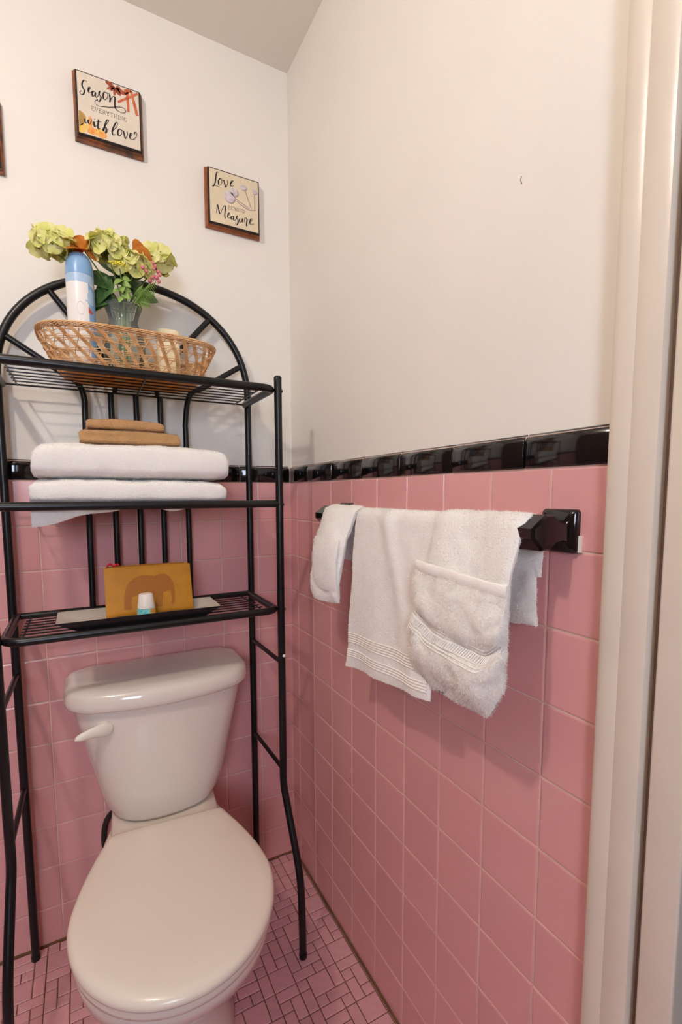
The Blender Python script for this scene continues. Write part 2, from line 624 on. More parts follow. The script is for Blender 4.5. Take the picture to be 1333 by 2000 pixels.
# floor mosaic: a repeating 6 x 6 module of squares, double tiles and small tiles
m_ = 0.0262
PAT = [(0, 0, 2, 2), (3, 2, 2, 2), (2, 5, 1, 2), (3, 0, 2, 1), (5, 0, 1, 2), (2, 1, 2, 1), (4, 1, 1, 1), (0, 2, 2, 1), (2, 2, 1, 1),
       (5, 2, 1, 2), (0, 3, 1, 1), (1, 3, 1, 2), (2, 3, 1, 2), (0, 4, 1, 2), (3, 4, 1, 1), (4, 4, 2, 1), (1, 5, 1, 1), (3, 5, 2, 1), (5, 5, 1, 1)]
X0, Y0 = -0.2205, -0.3500
shown, rest = [], []
for ci in range(-13, 4):
    for cj in range(-4, 16):
        for (i, j, w, h) in PAT:
            xa = X0 + (ci * 6 + i) * m_
            ya = Y0 - (cj * 6 + j) * m_
            xb, yb = xa + w * m_, ya - h * m_
            xa, xb = max(xa, XL), min(xb, 0.0)
            ya, yb = min(ya, 0.0), max(yb, YR)
            if xb - xa < 0.006 or ya - yb < 0.006:
                continue
            c = Vector(((xa + xb) / 2, (ya + yb) / 2, 0)) - CAM
            dz = c.dot(fw)
            vis = False
            if dz > 0.1:
                px, py = CX + F_PX * c.dot(r2) / dz, CY - F_PX * c.dot(u2) / dz
                cxw, cyw = (xa + xb) / 2, (ya + yb) / 2
                vis = -10 < px < 1340 and py < 2015 and (cxw > -0.345 or cxw < -0.52) and not (cxw < -0.24 and cxw > -0.36 and cyw > -0.14)
            (shown if vis else rest).append((xa, yb, xb, ya))
shown.sort(key=lambda t: (Vector((t[0], t[1], 0)) - CAM).length)
rest += shown[300:]
shown = shown[:300]
GJ = 0.0019
for (xa, ya, xb, yb) in shown:
    me = shared_tile(xb - xa - GJ, yb - ya - GJ, 0.0022, 'floorpink')
    place(me, 'floor_tile', floor, Matrix.Translation((xa + GJ / 2, ya + GJ / 2, -0.0018)) @ Matrix.Rotation(RND.uniform(-0.006, 0.006), 4, 'X'))
fm = MB()
for (xa, ya, xb, yb) in rest:
    fm.box((xa + GJ / 2, ya + GJ / 2, -0.0018), (xb - GJ / 2, yb - GJ / 2, 0.0004))
tag(fm.build('floor_tile_field', 'floorpink', floor, smooth=False, fix=False), kind='stuff')
# brown caulk line along the walls
ck = MB().tube([(-0.0055, -0.006, 0.0), (-0.0055, -1.02, 0.0)], 0.0045, 6).tube([(XL, -0.0055, 0.0), (0, -0.0055, 0.0)], 0.0045, 6)
struct('trim_2', ck, 'floorgrout', True)

# door casing on the right wall, jamb and dark door
cas = MB()
prof = [(0.004, -1.0175), (-0.0135, -1.0175), (-0.0180, -1.0188), (-0.0200, -1.0220), (-0.0206, -1.0290), (-0.0206, -1.0440), (-0.0200, -1.0450), (-0.0206, -1.0460),
        (-0.0206, -1.0700), (-0.0195, -1.0740), (-0.016, -1.0755), (0.004, -1.0755)]
cas.loft([[(a, b_, 0.0) for a, b_ in prof], [(a, b_, 2.10) for a, b_ in prof]])
trim_1 = struct('trim_1', cas, 'trim', True)
jm = MB().box((-0.004, -1.085, 0), (0.10, -1.0755, 2.06))
MB().box((-0.004, -1.0852, 0), (0.1, -1.0757, 2.06)).build('reveal', 'gap', trim_1, smooth=False)  # groove floor coloured dark as the shade between casing and jamb
MB().box((-0.019, -1.1235, 0), (0.1, -1.0853, 2.06), 0.003).build('jamb', 'trim', trim_1)
MB().box((-0.02, -1.99, 2.06), (0.1, -1.02, 2.10), 0.003).build('head_casing', 'trim', trim_1)
MB().box((-0.02, -1.99, 0), (0.1, -1.92, 2.06), 0.003).build('jamb', 'trim', trim_1)
door = struct('door_1', MB().box((0.03, -1.92, 0.005), (0.07, -1.124, 2.058)), 'darkwood')
MB().lathe((0.03, -1.85, 1.0), [(0.012, 0), (0.012, -0.03), (0.028, -0.04), (0.028, -0.06), (0.001, -0.07)], 20, 'x').build('door_handle', 'chrome', door)

# the warm lamp: plate, stem and glass globe hanging from the ceiling, out of view
lampo = thing('ceiling_lamp', (LAMP.x, LAMP.y, CEIL), 'white globe lamp hanging from the ceiling outside the picture', 'lamp')
MB().lathe((LAMP.x, LAMP.y, CEIL), [(0.06, -0.001), (0.06, -0.012), (0.02, -0.02), (0.012, -0.05), (0.012, -0.09), (0.04, -0.1), (0.04, -0.112)], 24).build('canopy', 'white', lampo)
MB().sphere(LAMP, LAMP_R, 20, 12).build('globe', 'lamp_globe_lit', lampo)

# ------------------------------------------------------------------ storage rack over the toilet
XRL, XRR, YB, YF = -0.717, -0.143, -0.035, -0.26
XFL, XFR = -0.721, -0.138
ZT, ZM, ZLO = 1.408, 1.136, 0.874
RT = 0.0092
rack = thing('storage_rack', (-0.43, -0.15, 0), 'black metal three-tier rack with arched back standing over the toilet', 'rack')
# rear posts and the arch are one bent tube each; front posts kick forward near the floor
for xr in (XRL, XRR):
    MB().tube([(xr, YB, 0.006), (xr, YB, 1.43)], RT, 14).build('rear_post', 'rackblack', rack)
for xf, kick in ((XFL, -0.009), (XFR, 0.010)):
    pts = smooth_path([(xf + kick, -0.352, 0.006), (xf + kick, -0.349, 0.1), (xf + kick * 0.95, -0.343, 0.19), (xf + kick * 0.8, -0.325, 0.25), (xf + kick * 0.3, -0.278, 0.36), (xf, YF, 0.42), (xf, YF, 0.52), (xf, YF, 1.0), (xf, YF, 1.434)], 5)
    MB().tube(pts, RT, 14).build('front_post', 'rackblack', rack)
    MB().lathe((xf, YF, 1.434), [(RT * 1.02, -0.004), (RT * 1.02, 0.003), (RT * 0.7, 0.0065), (0.0005, 0.008)], 14).build('post_cap', 'rackblack', rack)
for (x_, y_) in ((XRL, YB), (XRR, YB), (XFL - 0.009, -0.352), (XFR + 0.010, -0.352)):
    MB().lathe((x_, y_, 0.0005), [(0.0098, 0), (0.0102, 0.003), (0.0102, 0.012), (0.0094, 0.014)], 14).build('foot', 'rackblack', rack)
AC, AZ, AH, AW = (XRL + XRR) / 2, 1.425, 0.254, (XRR - XRL) / 2


def arch_pt(t, k=1.0):
    c, s = math.cos(t), math.sin(t)
    e = 2 / 2.15
    return Vector((AC + k * AW * math.copysign(abs(c) ** e, c), YB, AZ + k * AH * abs(s) ** e))


MB().tube([arch_pt(PI * i / 48) for i in range(49)], RT, 14).build('arch', 'rackblack', rack)
# five back bars, fanning out to the arch
RB = 0.0072
fan = [(-0.547, (-0.695, 1.512), 1.42, (-0.560, 1.425)), (-0.489, None, 0, 0), (-0.432, None, 0, 0), (-0.375, None, 0, 0), (-0.313, (-0.162, 1.510), 1.38, (-0.300, 1.42))]
for xb, end, zb, mid in fan:
    if end is None:
        MB().tube([(xb - 0.002, YB, ZLO), (xb, YB, 1.2), (xb, YB, ZT)], RB, 12).build('back_bar', 'rackblack', rack)
        continue
    (xe, ze), (xm, zm) = end, mid
    pts = [(xb - 0.004 if xb < AC else xb, YB, ZLO), (xb, YB, zb - 0.1), (xb, YB, zb - 0.03), (xm, YB, zm)]
    d = Vector((xe, YB, ze)) - Vector((xm, YB, zm))
    pts += [Vector((xm, YB, zm)) + d * t for t in (0.25, 0.6, 1.0)]
    MB().tube(smooth_path(pts, 5), RB, 12).build('back_bar', 'rackblack', rack)
# two rays from the arch to a small half ring on the rear rail of the top shelf
MB().tube([(AC + 0.05 * math.cos(PI * i / 16), YB, ZT + 0.05 * math.sin(PI * i / 16)) for i in range(17)], 0.006, 10).build('half_ring', 'rackblack', rack)
for (xa, za), (xb, zb) in (((-0.612, 1.634), (-0.466, 1.445)), ((-0.240, 1.626), (-0.396, 1.445))):
    MB().tube([(xa, YB, za), (xb, YB, zb)], RB, 12).build('ray', 'rackblack', rack)


def shelf(z, wires, name='shelf', straight=False):
    xl, xr = XRL + 0.008, XRR - 0.008
    yf = YF - 0.012
    R_ = 0.032
    pts = [(xl, YB, z)]
    pts += [(xl + R_ - R_ * math.cos(t), yf + R_ - R_ * math.sin(t), z) for t in [PI / 2 * i / 7 for i in range(8)]]
    pts += [(xr - R_ + R_ * math.sin(t), yf + R_ - R_ * math.cos(t), z) for t in [PI / 2 * i / 7 for i in range(8)]]
    pts += [(xr, YB, z)]
    if straight:
        pts = [(XFL, YF, z), (XFR, YF, z)]
    s_ = MB().tube(pts, 0.0088, 14).build(name, 'rackblack', rack)
    MB().tube([(xl, YB, z), (xr, YB, z)], 0.0075 if z < 1.0 else 0.0022, 12).build('rear_rail', 'rackblack', s_)
    zw = z + 0.002
    for i in range(wires):
        y_ = -0.225 + (0.175 if z < 1.2 else 0.160) * i / (wires - 1)
        MB().tube([(xl + 0.024, y_, zw), (xr - 0.024, y_, zw)], 0.0015, 6).build('shelf_wire', 'rackblack', s_)
    for x_ in (xl + 0.03, AC, xr - 0.03):
        MB().tube([(x_, YF if straight else yf, zw - 0.0034), (x_, YB, zw - 0.0034)], 0.0019, 6).build('cross_wire', 'rackblack', s_)
    # screws holding the shelf to the posts
    for x_, sg in ((XFL, -1), (XFR, 1)):
        MB().lathe((x_ + sg * RT * 0.9, YF, z - 0.002), [(0.0046, 0), (0.0042, sg * 0.002), (0.002, sg * 0.0036), (0.0003, sg * 0.004)], 10, 'x').build('screw', 'screw', s_)
    return s_


shelf_top = shelf(ZT, 6)
shelf_mid = shelf(ZM, 7, straight=True)
shelf_low = shelf(ZLO, 8)
for xr, xf in ((XRL, XFL), (XRR, XFR)):
    for z in (0.735, 0.452):
        MB().tube([(xr, YB, z), (xf, YF if z > 0.5 else YF - 0.003, z)], 0.0058, 10).build('side_brace', 'rackblack', rack)
MB().lathe((XFR + RT * 0.3, YF - RT * 0.9, 0.755), [(0.004, 0), (0.004, -0.0015), (0.0005, -0.003)], 10, 'y').build('screw_cap', 'white', rack)

# ------------------------------------------------------------------ toilet (local frame: origin on the floor under the tank, -y is forward)
TL = (-0.4115, -0.10, 0)
toilet = thing('toilet', TL, 'white ceramic toilet with closed lid standing under the black rack', 'toilet', rz=math.radians(-4.2))


def tb(mb, name, m, par=None, sub=0, angle=40):
    return mb.build(name, m, par if par is not None else toilet, local=True, sub=sub, angle=angle)


def dloop(hw, yb, yf, z, bow=0.0, r=0.04, n=7, cx=0.0):
    """rounded rectangle whose front (-y) edge bows outwards"""
    pts = rrect(cx, (yb + yf) / 2, hw, abs(yb - yf) / 2, r, z, n)
    res = []
    for (x_, y_, z_) in pts:
        t = max(0.0, (yb - y_) / (yb - yf))
        res.append((x_, y_ - bow * t * (1 - (x_ / hw) ** 2), z_))
    return res


def densify(loop, k=3):
    res = []
    for i in range(len(loop)):
        a, b_ = Vector(loop[i]), Vector(loop[(i + 1) % len(loop)])
        n = max(1, int((b_ - a).length / 0.025))
        for q in range(n):
            res.append(a.lerp(b_, q / n))
    return res


def dl(hw, yb, yf, z, bow, r):
    """as dloop, with a fixed number of points on every side"""
    base = rrect(0, (yb + yf) / 2, hw, abs(yb - yf) / 2, r, z, 6)
    pts = []
    n = len(base)
    for i in range(n):
        a, b_ = Vector(base[i]), Vector(base[(i + 1) % n])
        k = 10 if i % 7 == 6 else 1
        for q in range(k):
            pts.append(a.lerp(b_, q / k))
    for p in pts:
        t = max(0.0, (yb - p.y) / (yb - yf))
        p.y -= bow * t * max(0.0, 1 - (p.x / hw) ** 2)
    return pts


TC, TS = math.cos(math.radians(4.2)), math.sin(math.radians(4.2))


def straight(mb):
    """the tank stands square to the wall although the bowl is turned a little"""
    mb.v = [(p[0] * TC - p[1] * TS, p[0] * TS + p[1] * TC, p[2]) for p in mb.v]
    return mb


# tank (local y: world y + 0.10)
tank = MB().loft([dl(0.088, 0.035, -0.088, 0.393, 0.022, 0.035), dl(0.108, 0.045, -0.094, 0.396, 0.027, 0.045), dl(0.122, 0.050, -0.097, 0.405, 0.030, 0.050), dl(0.134, 0.053, -0.098, 0.425, 0.033, 0.052),
                  dl(0.145, 0.056, -0.099, 0.46, 0.036, 0.050), dl(0.160, 0.059, -0.100, 0.53, 0.040, 0.048), dl(0.175, 0.062, -0.101, 0.60, 0.043, 0.046), dl(0.188, 0.064, -0.102, 0.66, 0.045, 0.044), dl(0.192, 0.065, -0.102, 0.690, 0.045, 0.044)])
tank_o = tb(straight(tank), 'tank', 'china', angle=60)
lid = MB().loft([dl(0.195, 0.066, -0.104, 0.684, 0.046, 0.046), dl(0.204, 0.071, -0.111, 0.685, 0.047, 0.050), dl(0.2075, 0.073, -0.114, 0.690, 0.048, 0.052), dl(0.2085, 0.073, -0.115, 0.700, 0.048, 0.052), dl(0.2075, 0.073, -0.113, 0.715, 0.048, 0.052),
                 dl(0.2045, 0.071, -0.109, 0.7235, 0.047, 0.051), dl(0.197, 0.066, -0.100, 0.7295, 0.046, 0.049), dl(0.184, 0.055, -0.088, 0.7325, 0.044, 0.045), dl(0.12, 0.03, -0.05, 0.7345, 0.02, 0.03)])
tb(straight(lid), 'tank_lid', 'china', angle=70)
lv = MB().loft([[(-0.130 + 0.018 * math.cos(a) * s, -0.118 - d, 0.645 + 0.0165 * math.sin(a) * s) for a in [2 * PI * k / 20 for k in range(20)]] for d, s in ((0.0, 1.0), (0.012, 1.0), (0.016, 0.85), (0.018, 0.5))])
lever = tb(straight(lv), 'flush_lever', 'lever')
arm = []
for t, hw, z, yy in ((-0.10, 0.011, 0.646, 0.128), (0.0, 0.0160, 0.646, 0.131), (0.2, 0.0155, 0.646, 0.134), (0.4, 0.0125, 0.6465, 0.137), (0.6, 0.0105, 0.6455, 0.140), (0.8, 0.0090, 0.6435, 0.142), (0.93, 0.0065, 0.642, 0.142), (1.0, 0.002, 0.641, 0.142)):
    x_ = -0.124 - 0.064 * t
    arm.append([(x_, -yy + 0.0065 * math.cos(a), z + hw * math.sin(a)) for a in [2 * PI * k / 14 for k in range(14)]])
tb(straight(MB().loft(arm)), 'lever_arm', 'lever', lever, angle=60)


def egg(scale_w, back, front, z, hwb, n=48, ymax=-0.385):
    """outline of seat and bowl: round front, straight tapering sides, squarish back (local frame)"""
    pts = []
    W = 0.1795 * scale_w
    for i in range(n + 1):                     # front half, from the right (+x) round to the left
        a = PI * i / n
        pts.append((W * math.cos(a), ymax - (ymax - front) * math.sin(a), z))
    # left side up to the back corner
    def side(sg):
        s_ = []
        for i in range(1, 9):
            t = i / 9
            w = W + (hwb - W) * (t ** 1.55)
            s_.append((sg * w, ymax + (back - 0.018 - ymax) * t, z))
        for i in range(6):
            t = PI / 2 * i / 5
            s_.append((sg * (hwb - 0.018 + 0.018 * math.cos(t)), back - 0.018 + 0.018 * math.sin(t), z))
        return s_
    L_ = side(-1)
    R_ = [(p[0], p[1], p[2]) for p in reversed(side(1))]
    return pts + L_ + R_


lidm = MB().loft([egg(0.975, -0.172, -0.583, 0.3985, 0.122), egg(0.993, -0.167, -0.589, 0.4005, 0.126), egg(1.0, -0.165, -0.592, 0.406, 0.1275), egg(0.997, -0.166, -0.591, 0.4115, 0.127), egg(0.984, -0.170, -0.586, 0.4165, 0.124),
                  egg(0.955, -0.178, -0.577, 0.4195, 0.118), egg(0.86, -0.20, -0.555, 0.4225, 0.10), egg(0.55, -0.27, -0.49, 0.4245, 0.06)])
lid_o = tb(lidm, 'seat_lid', 'seatplastic', angle=80)
seatm = MB().loft([egg(0.955, -0.18, -0.578, 0.378, 0.118), egg(0.975, -0.174, -0.583, 0.380, 0.121), egg(0.98, -0.172, -0.585, 0.388, 0.123), egg(0.97, -0.175, -0.582, 0.3965, 0.121)])
tb(seatm, 'seat', 'seatplastic', angle=60)
for sx in (-1, 1):
    tb(MB().box((sx * 0.078 - 0.014, -0.174, 0.386), (sx * 0.078 + 0.014, -0.156, 0.398), 0.004), 'hinge', 'seatplastic')
secs = []
for z, sw, b_, f_, hb in ((0.0, 0.66, -0.02, -0.42, 0.115), (0.012, 0.67, -0.018, -0.425, 0.116), (0.03, 0.62, -0.02, -0.40, 0.108), (0.10, 0.58, -0.02, -0.385, 0.100), (0.17, 0.62, -0.025, -0.41, 0.100),
                          (0.23, 0.74, -0.03, -0.465, 0.105), (0.28, 0.85, -0.04, -0.515, 0.112), (0.32, 0.92, -0.05, -0.55, 0.118), (0.35, 0.955, -0.06, -0.568, 0.122), (0.370, 0.965, -0.06, -0.575, 0.122), (0.376, 0.955, -0.065, -0.571, 0.118), (0.3775, 0.90, -0.08, -0.55, 0.11)):
    secs.append(egg(sw, b_, f_, z, hb, ymax=-0.385 + max(0, (0.3 - z)) * 0.45))
tb(MB().loft(secs), 'bowl', 'china', angle=70)
tb(MB().loft([dl(0.108, 0.05, -0.20, 0.31, 0, 0.03), dl(0.118, 0.06, -0.20, 0.35, 0, 0.03), dl(0.120, 0.06, -0.20, 0.385, 0, 0.03), dl(0.115, 0.055, -0.195, 0.3925, 0, 0.028), dl(0.08, 0.03, -0.17, 0.3935, 0, 0.02)]), 'deck', 'china', angle=60)
hs = smooth_path([(-0.075, 0.01, 0.40), (-0.10, 0.03, 0.36), (-0.135, 0.045, 0.32), (-0.146, 0.055, 0.26), (-0.14, 0.06, 0.19), (-0.15, 0.062, 0.15)], 6)
hose = tb(MB().tube(hs, 0.0075, 12), 'supply_hose', 'hose')
tb(MB().lathe((-0.15, 0.062, 0.13), [(0.011, -0.02), (0.013, -0.018), (0.013, 0.015), (0.009, 0.022)], 16).tube([(-0.15, 0.062, 0.13), (-0.15, 0.0955, 0.13)], 0.008, 12), 'valve', 'chrome', hose)

# ------------------------------------------------------------------ wall plaques
def plaque(x0, z0, label, mats):
    """x0, z0: lower left corner on the wall; 0.15 m square"""
    t = thing('wall_plaque', (x0 + 0.075, -0.0, z0), label, 'plaque', 'square wooden plaques on the white wall')
    S = 0.150
    lo = []
    for (e, d) in ((0, 0.003), (0, -0.0045), (0.0012, -0.006), (0.003, -0.0065), (0.003, -0.009), (0.0045, -0.0105), (0.0045, -0.0125)):
        lo.append([(x0 + e, d, z0 + e), (x0 + S - e, d, z0 + e), (x0 + S - e, d, z0 + S - e), (x0 + e, d, z0 + S - e)])
    MB().loft(lo).build('backboard', mats[0], t, angle=20)
    e1 = 0.0055
    lo = []
    for (e, d) in ((e1, -0.012), (e1, -0.0195), (e1 + 0.0012, -0.021)):
        lo.append([(x0 + e, d, z0 + e), (x0 + S - e, d, z0 + e), (x0 + S - e, d, z0 + S - e), (x0 + e, d, z0 + S - e)])
    MB().loft(lo).build('panel', 'frameblack', t, smooth=False)
    # beaded moulding between the two boards
    bd = MB()
    nb = 40
    for i in range(nb):
        a = x0 + 0.006 + (S - 0.012) * i / (nb - 1)
        bd.sphere((a, -0.0145, z0 + 0.0045), 0.0017, 6, 4)
        bd.sphere((x0 + 0.0045, -0.0145, z0 + 0.006 + (S - 0.012) * i / (nb - 1)), 0.0017, 6, 4)
        bd.sphere((x0 + S - 0.0045, -0.0145, z0 + 0.006 + (S - 0.012) * i / (nb - 1)), 0.0017, 6, 4)
    tag(bd.build('bead_moulding', mats[0], t), kind='stuff')
    e2 = e1 + 0.0034
    face = MB().box((x0 + e2, -0.0216, z0 + e2), (x0 + S - e2, -0.0205, z0 + S - e2)).build('printed_face', mats[1], t, smooth=False)
    return t, face, (x0 + e2, z0 + e2, S - 2 * e2)


def mapper(quad, fr):
    """homography from a measured quad (TL, TR, BR, BL) to the plaque's face"""
    src = np.array(quad, float)
    dst = np.array([(0, 1), (1, 1), (1, 0), (0, 0)], float)
    A = []
    for (x_, y_), (u, v) in zip(src, dst):
        A.append([x_, y_, 1, 0, 0, 0, -u * x_, -u * y_])
        A.append([0, 0, 0, x_, y_, 1, -v * x_, -v * y_])
    h = np.linalg.solve(np.array(A), dst.ravel())

    def f(p):
        w = h[6] * p[0] + h[7] * p[1] + 1
        u = (h[0] * p[0] + h[1] * p[1] + h[2]) / w
        v = (h[3] * p[0] + h[4] * p[1] + h[5]) / w
        return (fr[0] + u * fr[2], fr[1] + v * fr[2])
    return f


YFACE = -0.02165


def ribbon(mb, pts, thin, thick, y=YFACE, smooth=True):
    """calligraphic stroke on the face: thicker where it runs downwards"""
    P2 = [Vector((p[0], 0, p[1])) for p in pts]
    if smooth and len(P2) > 2:
        P2 = smooth_path(P2, 6)
    n = len(P2)
    vs, fs = [], []
    for i in range(n):
        t = (P2[min(i + 1, n - 1)] - P2[max(i - 1, 0)])
        if t.length < 1e-9:
            t = Vector((1, 0, 0))
        t.normalize()
        k = abs(t.z) ** 1.6 if t.z < 0 else 0.15 * abs(t.z)
        w = (thin + (thick - thin) * k) / 2
        nn = Vector((-t.z, 0, t.x))
        for sg in (1, -1):
            q = P2[i] + nn * w * sg
            vs.append((q.x, y, q.z))
            vs.append((q.x, y - 0.00025, q.z))
    for i in range(n - 1):
        a, b_ = i * 4, (i + 1) * 4
        fs += [(a + 1, a + 3, b_ + 3, b_ + 1), (a, a + 1, b_ + 1, b_), (a + 2, b_ + 2, b_ + 3, a + 3)]
    mb.add(vs, fs)


def blob(mb, pts, y, smooth=True):
    P2 = [Vector((p[0], 0, p[1])) for p in pts]
    if smooth:
        P2 = smooth_path(P2 + [P2[0]], 5)[:-1]
    lo0 = [(p.x, y, p.z) for p in P2]
    lo1 = [(p.x, y - 0.00015, p.z) for p in P2]
    mb.loft([lo0, lo1])


SERIF = {'E': [[(0.15, 0), (0.15, 1)], [(0, 1), (0.75, 1), (0.75, 0.8)], [(0.15, 0.52), (0.6, 0.52)], [(0, 0), (0.8, 0), (0.8, 0.2)]],
         'V': [[(0, 1), (0.25, 1)], [(0.12, 1), (0.45, 0), (0.78, 1)], [(0.65, 1), (0.9, 1)]],
         'R': [[(0.15, 0), (0.15, 1)], [(0, 1), (0.55, 1), (0.72, 0.85), (0.72, 0.65), (0.55, 0.5), (0.15, 0.5)], [(0.42, 0.5), (0.85, 0)], [(0, 0), (0.3, 0)]],
         'Y': [[(0, 1), (0.25, 1)], [(0.12, 1), (0.45, 0.48), (0.45, 0)], [(0.78, 1), (0.45, 0.48)], [(0.65, 1), (0.9, 1)], [(0.3, 0), (0.6, 0)]],
         'T': [[(0.42, 0), (0.42, 1)], [(0, 0.8), (0, 1), (0.84, 1), (0.84, 0.8)], [(0.27, 0), (0.57, 0)]],
         'H': [[(0.15, 0), (0.15, 1)], [(0.8, 0), (0.8, 1)], [(0.15, 0.52), (0.8, 0.52)], [(0, 0), (0.3, 0)], [(0, 1), (0.3, 1)], [(0.65, 0), (0.95, 0)], [(0.65, 1), (0.95, 1)]],
         'I': [[(0.2, 0), (0.2, 1)], [(0.04, 0), (0.36, 0)], [(0.04, 1), (0.36, 1)]],
         'N': [[(0.15, 0), (0.15, 1), (0.8, 0), (0.8, 1)], [(0, 0), (0.3, 0)], [(0, 1), (0.15, 1)], [(0.65, 1), (0.95, 1)]],
         'G': [[(0.78, 0.8), (0.6, 0.98), (0.35, 0.98), (0.1, 0.75), (0.06, 0.45), (0.2, 0.12), (0.45, 0.0), (0.78, 0.14), (0.78, 0.42), (0.55, 0.42)]],
         'B': [[(0.15, 0), (0.15, 1)], [(0, 1), (0.5, 1), (0.66, 0.88), (0.66, 0.66), (0.5, 0.54), (0.15, 0.54)], [(0.5, 0.54), (0.74, 0.4), (0.74, 0.14), (0.55, 0), (0, 0)]],
         'O': [[(0.45, 1), (0.2, 0.9), (0.05, 0.5), (0.2, 0.1), (0.45, 0), (0.7, 0.1), (0.85, 0.5), (0.7, 0.9), (0.45, 1)]],
         'D': [[(0.15, 0), (0.15, 1)], [(0, 1), (0.45, 1), (0.75, 0.8), (0.82, 0.5), (0.75, 0.2), (0.45, 0), (0, 0)]]}
ADV = {'I': 0.5, 'E': 0.98, 'N': 1.1, 'H': 1.1}


def caps_line(mb, word, p0, p1, h, w=0.0009):
    """serif capitals from p0 to p1 (face coordinates, baseline)"""
    tot = sum(ADV.get(c, 1.03) for c in word)
    p0, p1 = Vector((p0[0], p0[1])), Vector((p1[0], p1[1]))
    d = (p1 - p0)
    sx = d.length / tot
    ux = d.normalized()
    uy = Vector((-ux.y, ux.x))
    x_ = 0.0
    for c in word:
        for st in SERIF[c]:
            pts = [p0 + ux * (x_ + a) * sx + uy * b_ * h for a, b_ in st]
            ribbon(mb, [(q.x, q.y) for q in pts], w * 0.7, w * 1.35, smooth=(c in 'GO'))
        x_ += ADV.get(c, 1.03)


# plaque with SEASON / EVERYTHING / with love
PX1, PZ1 = -0.5375, 1.9925
p1, face1, fr1 = plaque(PX1, PZ1, 'square wooden wall plaque reading Season everything with love, orange leaf print', ('framewood', 'paper'))
m1 = mapper([(160, 135), (1158, 515), (1152, 1385), (165, 1075)], fr1)


def art(par, mf, polys, m, y=YFACE + 0.0001, name='print', smooth=True):
    mb = MB()
    for q in polys:
        blob(mb, [mf(p) for p in q], y, smooth)
    return tag(mb.build(name, m, par, smooth=False), kind='stuff' if len(polys) > 1 else None)


def strokes(par, mf, sts, thin, thick, m='ink', name='lettering', extra=None, y=YFACE - 0.0002):
    mb = MB()
    for st in sts:
        ribbon(mb, [mf(p) for p in st], thin, thick, y=y)
    if extra:
        extra(mb)
    return tag(mb.build(name, m, par, smooth=False, fix=False), kind='stuff')


art(face1, m1, [[(168, 745), (215, 770), (275, 830), (285, 900), (240, 960), (175, 985), (168, 900)]], 'polive')
art(face1, m1, [[(168, 985), (230, 950), (300, 960), (320, 1010), (290, 1060), (230, 1095), (170, 1075)], [(420, 1040), (500, 1040), (590, 1090), (605, 1170), (540, 1185), (450, 1140), (400, 1110)]], 'pyel')
art(face1, m1, [[(330, 820), (345, 880), (365, 830), (372, 900), (400, 960), (380, 1010), (430, 1040), (470, 1060), (430, 1090), (470, 1120), (400, 1130), (340, 1110), (300, 1075), (325, 1010), (320, 950)],
                [(500, 1080), (560, 1100), (610, 1130), (605, 1185), (550, 1190), (480, 1150)]], 'pora', y=YFACE - 0.0)
star = []
for a, l in ((200, 150), (160, 175), (225, 110), (262, 130), (310, 130), (335, 190), (20, 90)):
    t = math.radians(a)
    cxs, cys = 790, 425
    dx, dy = math.cos(t), -math.sin(t)
    nx, ny = -dy, dx
    star.append([(cxs, cys), (cxs + dx * l * 0.55 + nx * 30, cys + dy * l * 0.55 + ny * 30 + dx * 30), (cxs + dx * l, cys + dy * l + dx * 40), (cxs + dx * l * 0.5 - nx * 28, cys + dy * l * 0.5 - ny * 28 + dx * 20)])
art(face1, m1, star, 'anise')
art(face1, m1, [[(955, 500), (1000, 500), (1005, 800), (965, 800)], [(1020, 480), (1060, 490), (1148, 860), (1100, 860)], [(925, 455), (1020, 455), (1050, 500), (960, 540), (930, 520)]], 'cinn', smooth=False)
art(face1, m1, [[(812, 628), (1145, 512), (1150, 552), (830, 662)]], 'cinn', y=YFACE - 0.0001, smooth=False)
season = [[(330, 330), (305, 302), (272, 302), (245, 350), (252, 400), (278, 445), (280, 475), (262, 508), (232, 515), (205, 495), (207, 468), (232, 458)],
          [(335, 460), (368, 438), (380, 412), (362, 408), (346, 440), (350, 480), (378, 492), (405, 470)],
          [(455, 482), (430, 470), (405, 500), (412, 545), (436, 540), (460, 488), (455, 545), (478, 572)],
          [(478, 572), (515, 520), (538, 476), (522, 492), (520, 525), (545, 552), (540, 600), (512, 628), (487, 612), (492, 596)],
          [(640, 510), (610, 488), (585, 530), (590, 590), (620, 605), (655, 570), (660, 520), (635, 495), (690, 520)],
          [(690, 528), (696, 600), (690, 642), (722, 580), (752, 560), (775, 575), (768, 690), (780, 742), (820, 782), (890, 812), (932, 806), (942, 772), (900, 735), (820, 720), (700, 720), (600, 712), (500, 695), (448, 655), (450, 620), (490, 598)]]
withlove = [[(262, 885), (268, 930), (295, 950), (322, 900), (326, 950), (350, 962), (378, 910), (372, 885)], [(415, 930), (414, 990), (432, 1012), (450, 985)], [(423, 893), (429, 902)],
            [(492, 900), (475, 1010), (490, 1050), (510, 1030)], [(450, 928), (535, 934)],
            [(545, 1060), (590, 1000), (650, 940), (655, 912), (625, 918), (590, 1000), (562, 1080)], [(562, 1070), (600, 1020), (612, 1050), (600, 1110), (625, 1085), (642, 1045)],
            [(715, 1075), (785, 1015), (800, 962), (770, 960), (722, 1040), (705, 1100), (722, 1142), (755, 1130)],
            [(830, 1050), (800, 1080), (800, 1140), (830, 1152), (862, 1110), (850, 1060), (830, 1055), (885, 1080)],
            [(888, 1078), (910, 1180), (922, 1196), (956, 1130), (948, 1090)], [(985, 1172), (1020, 1150), (1026, 1120), (1002, 1122), (985, 1172), (1002, 1206), (1042, 1216), (1085, 1182), (1106, 1130), (1082, 1105), (1060, 1130)]]
strokes(face1, m1, season + withlove, 0.0010, 0.0034)
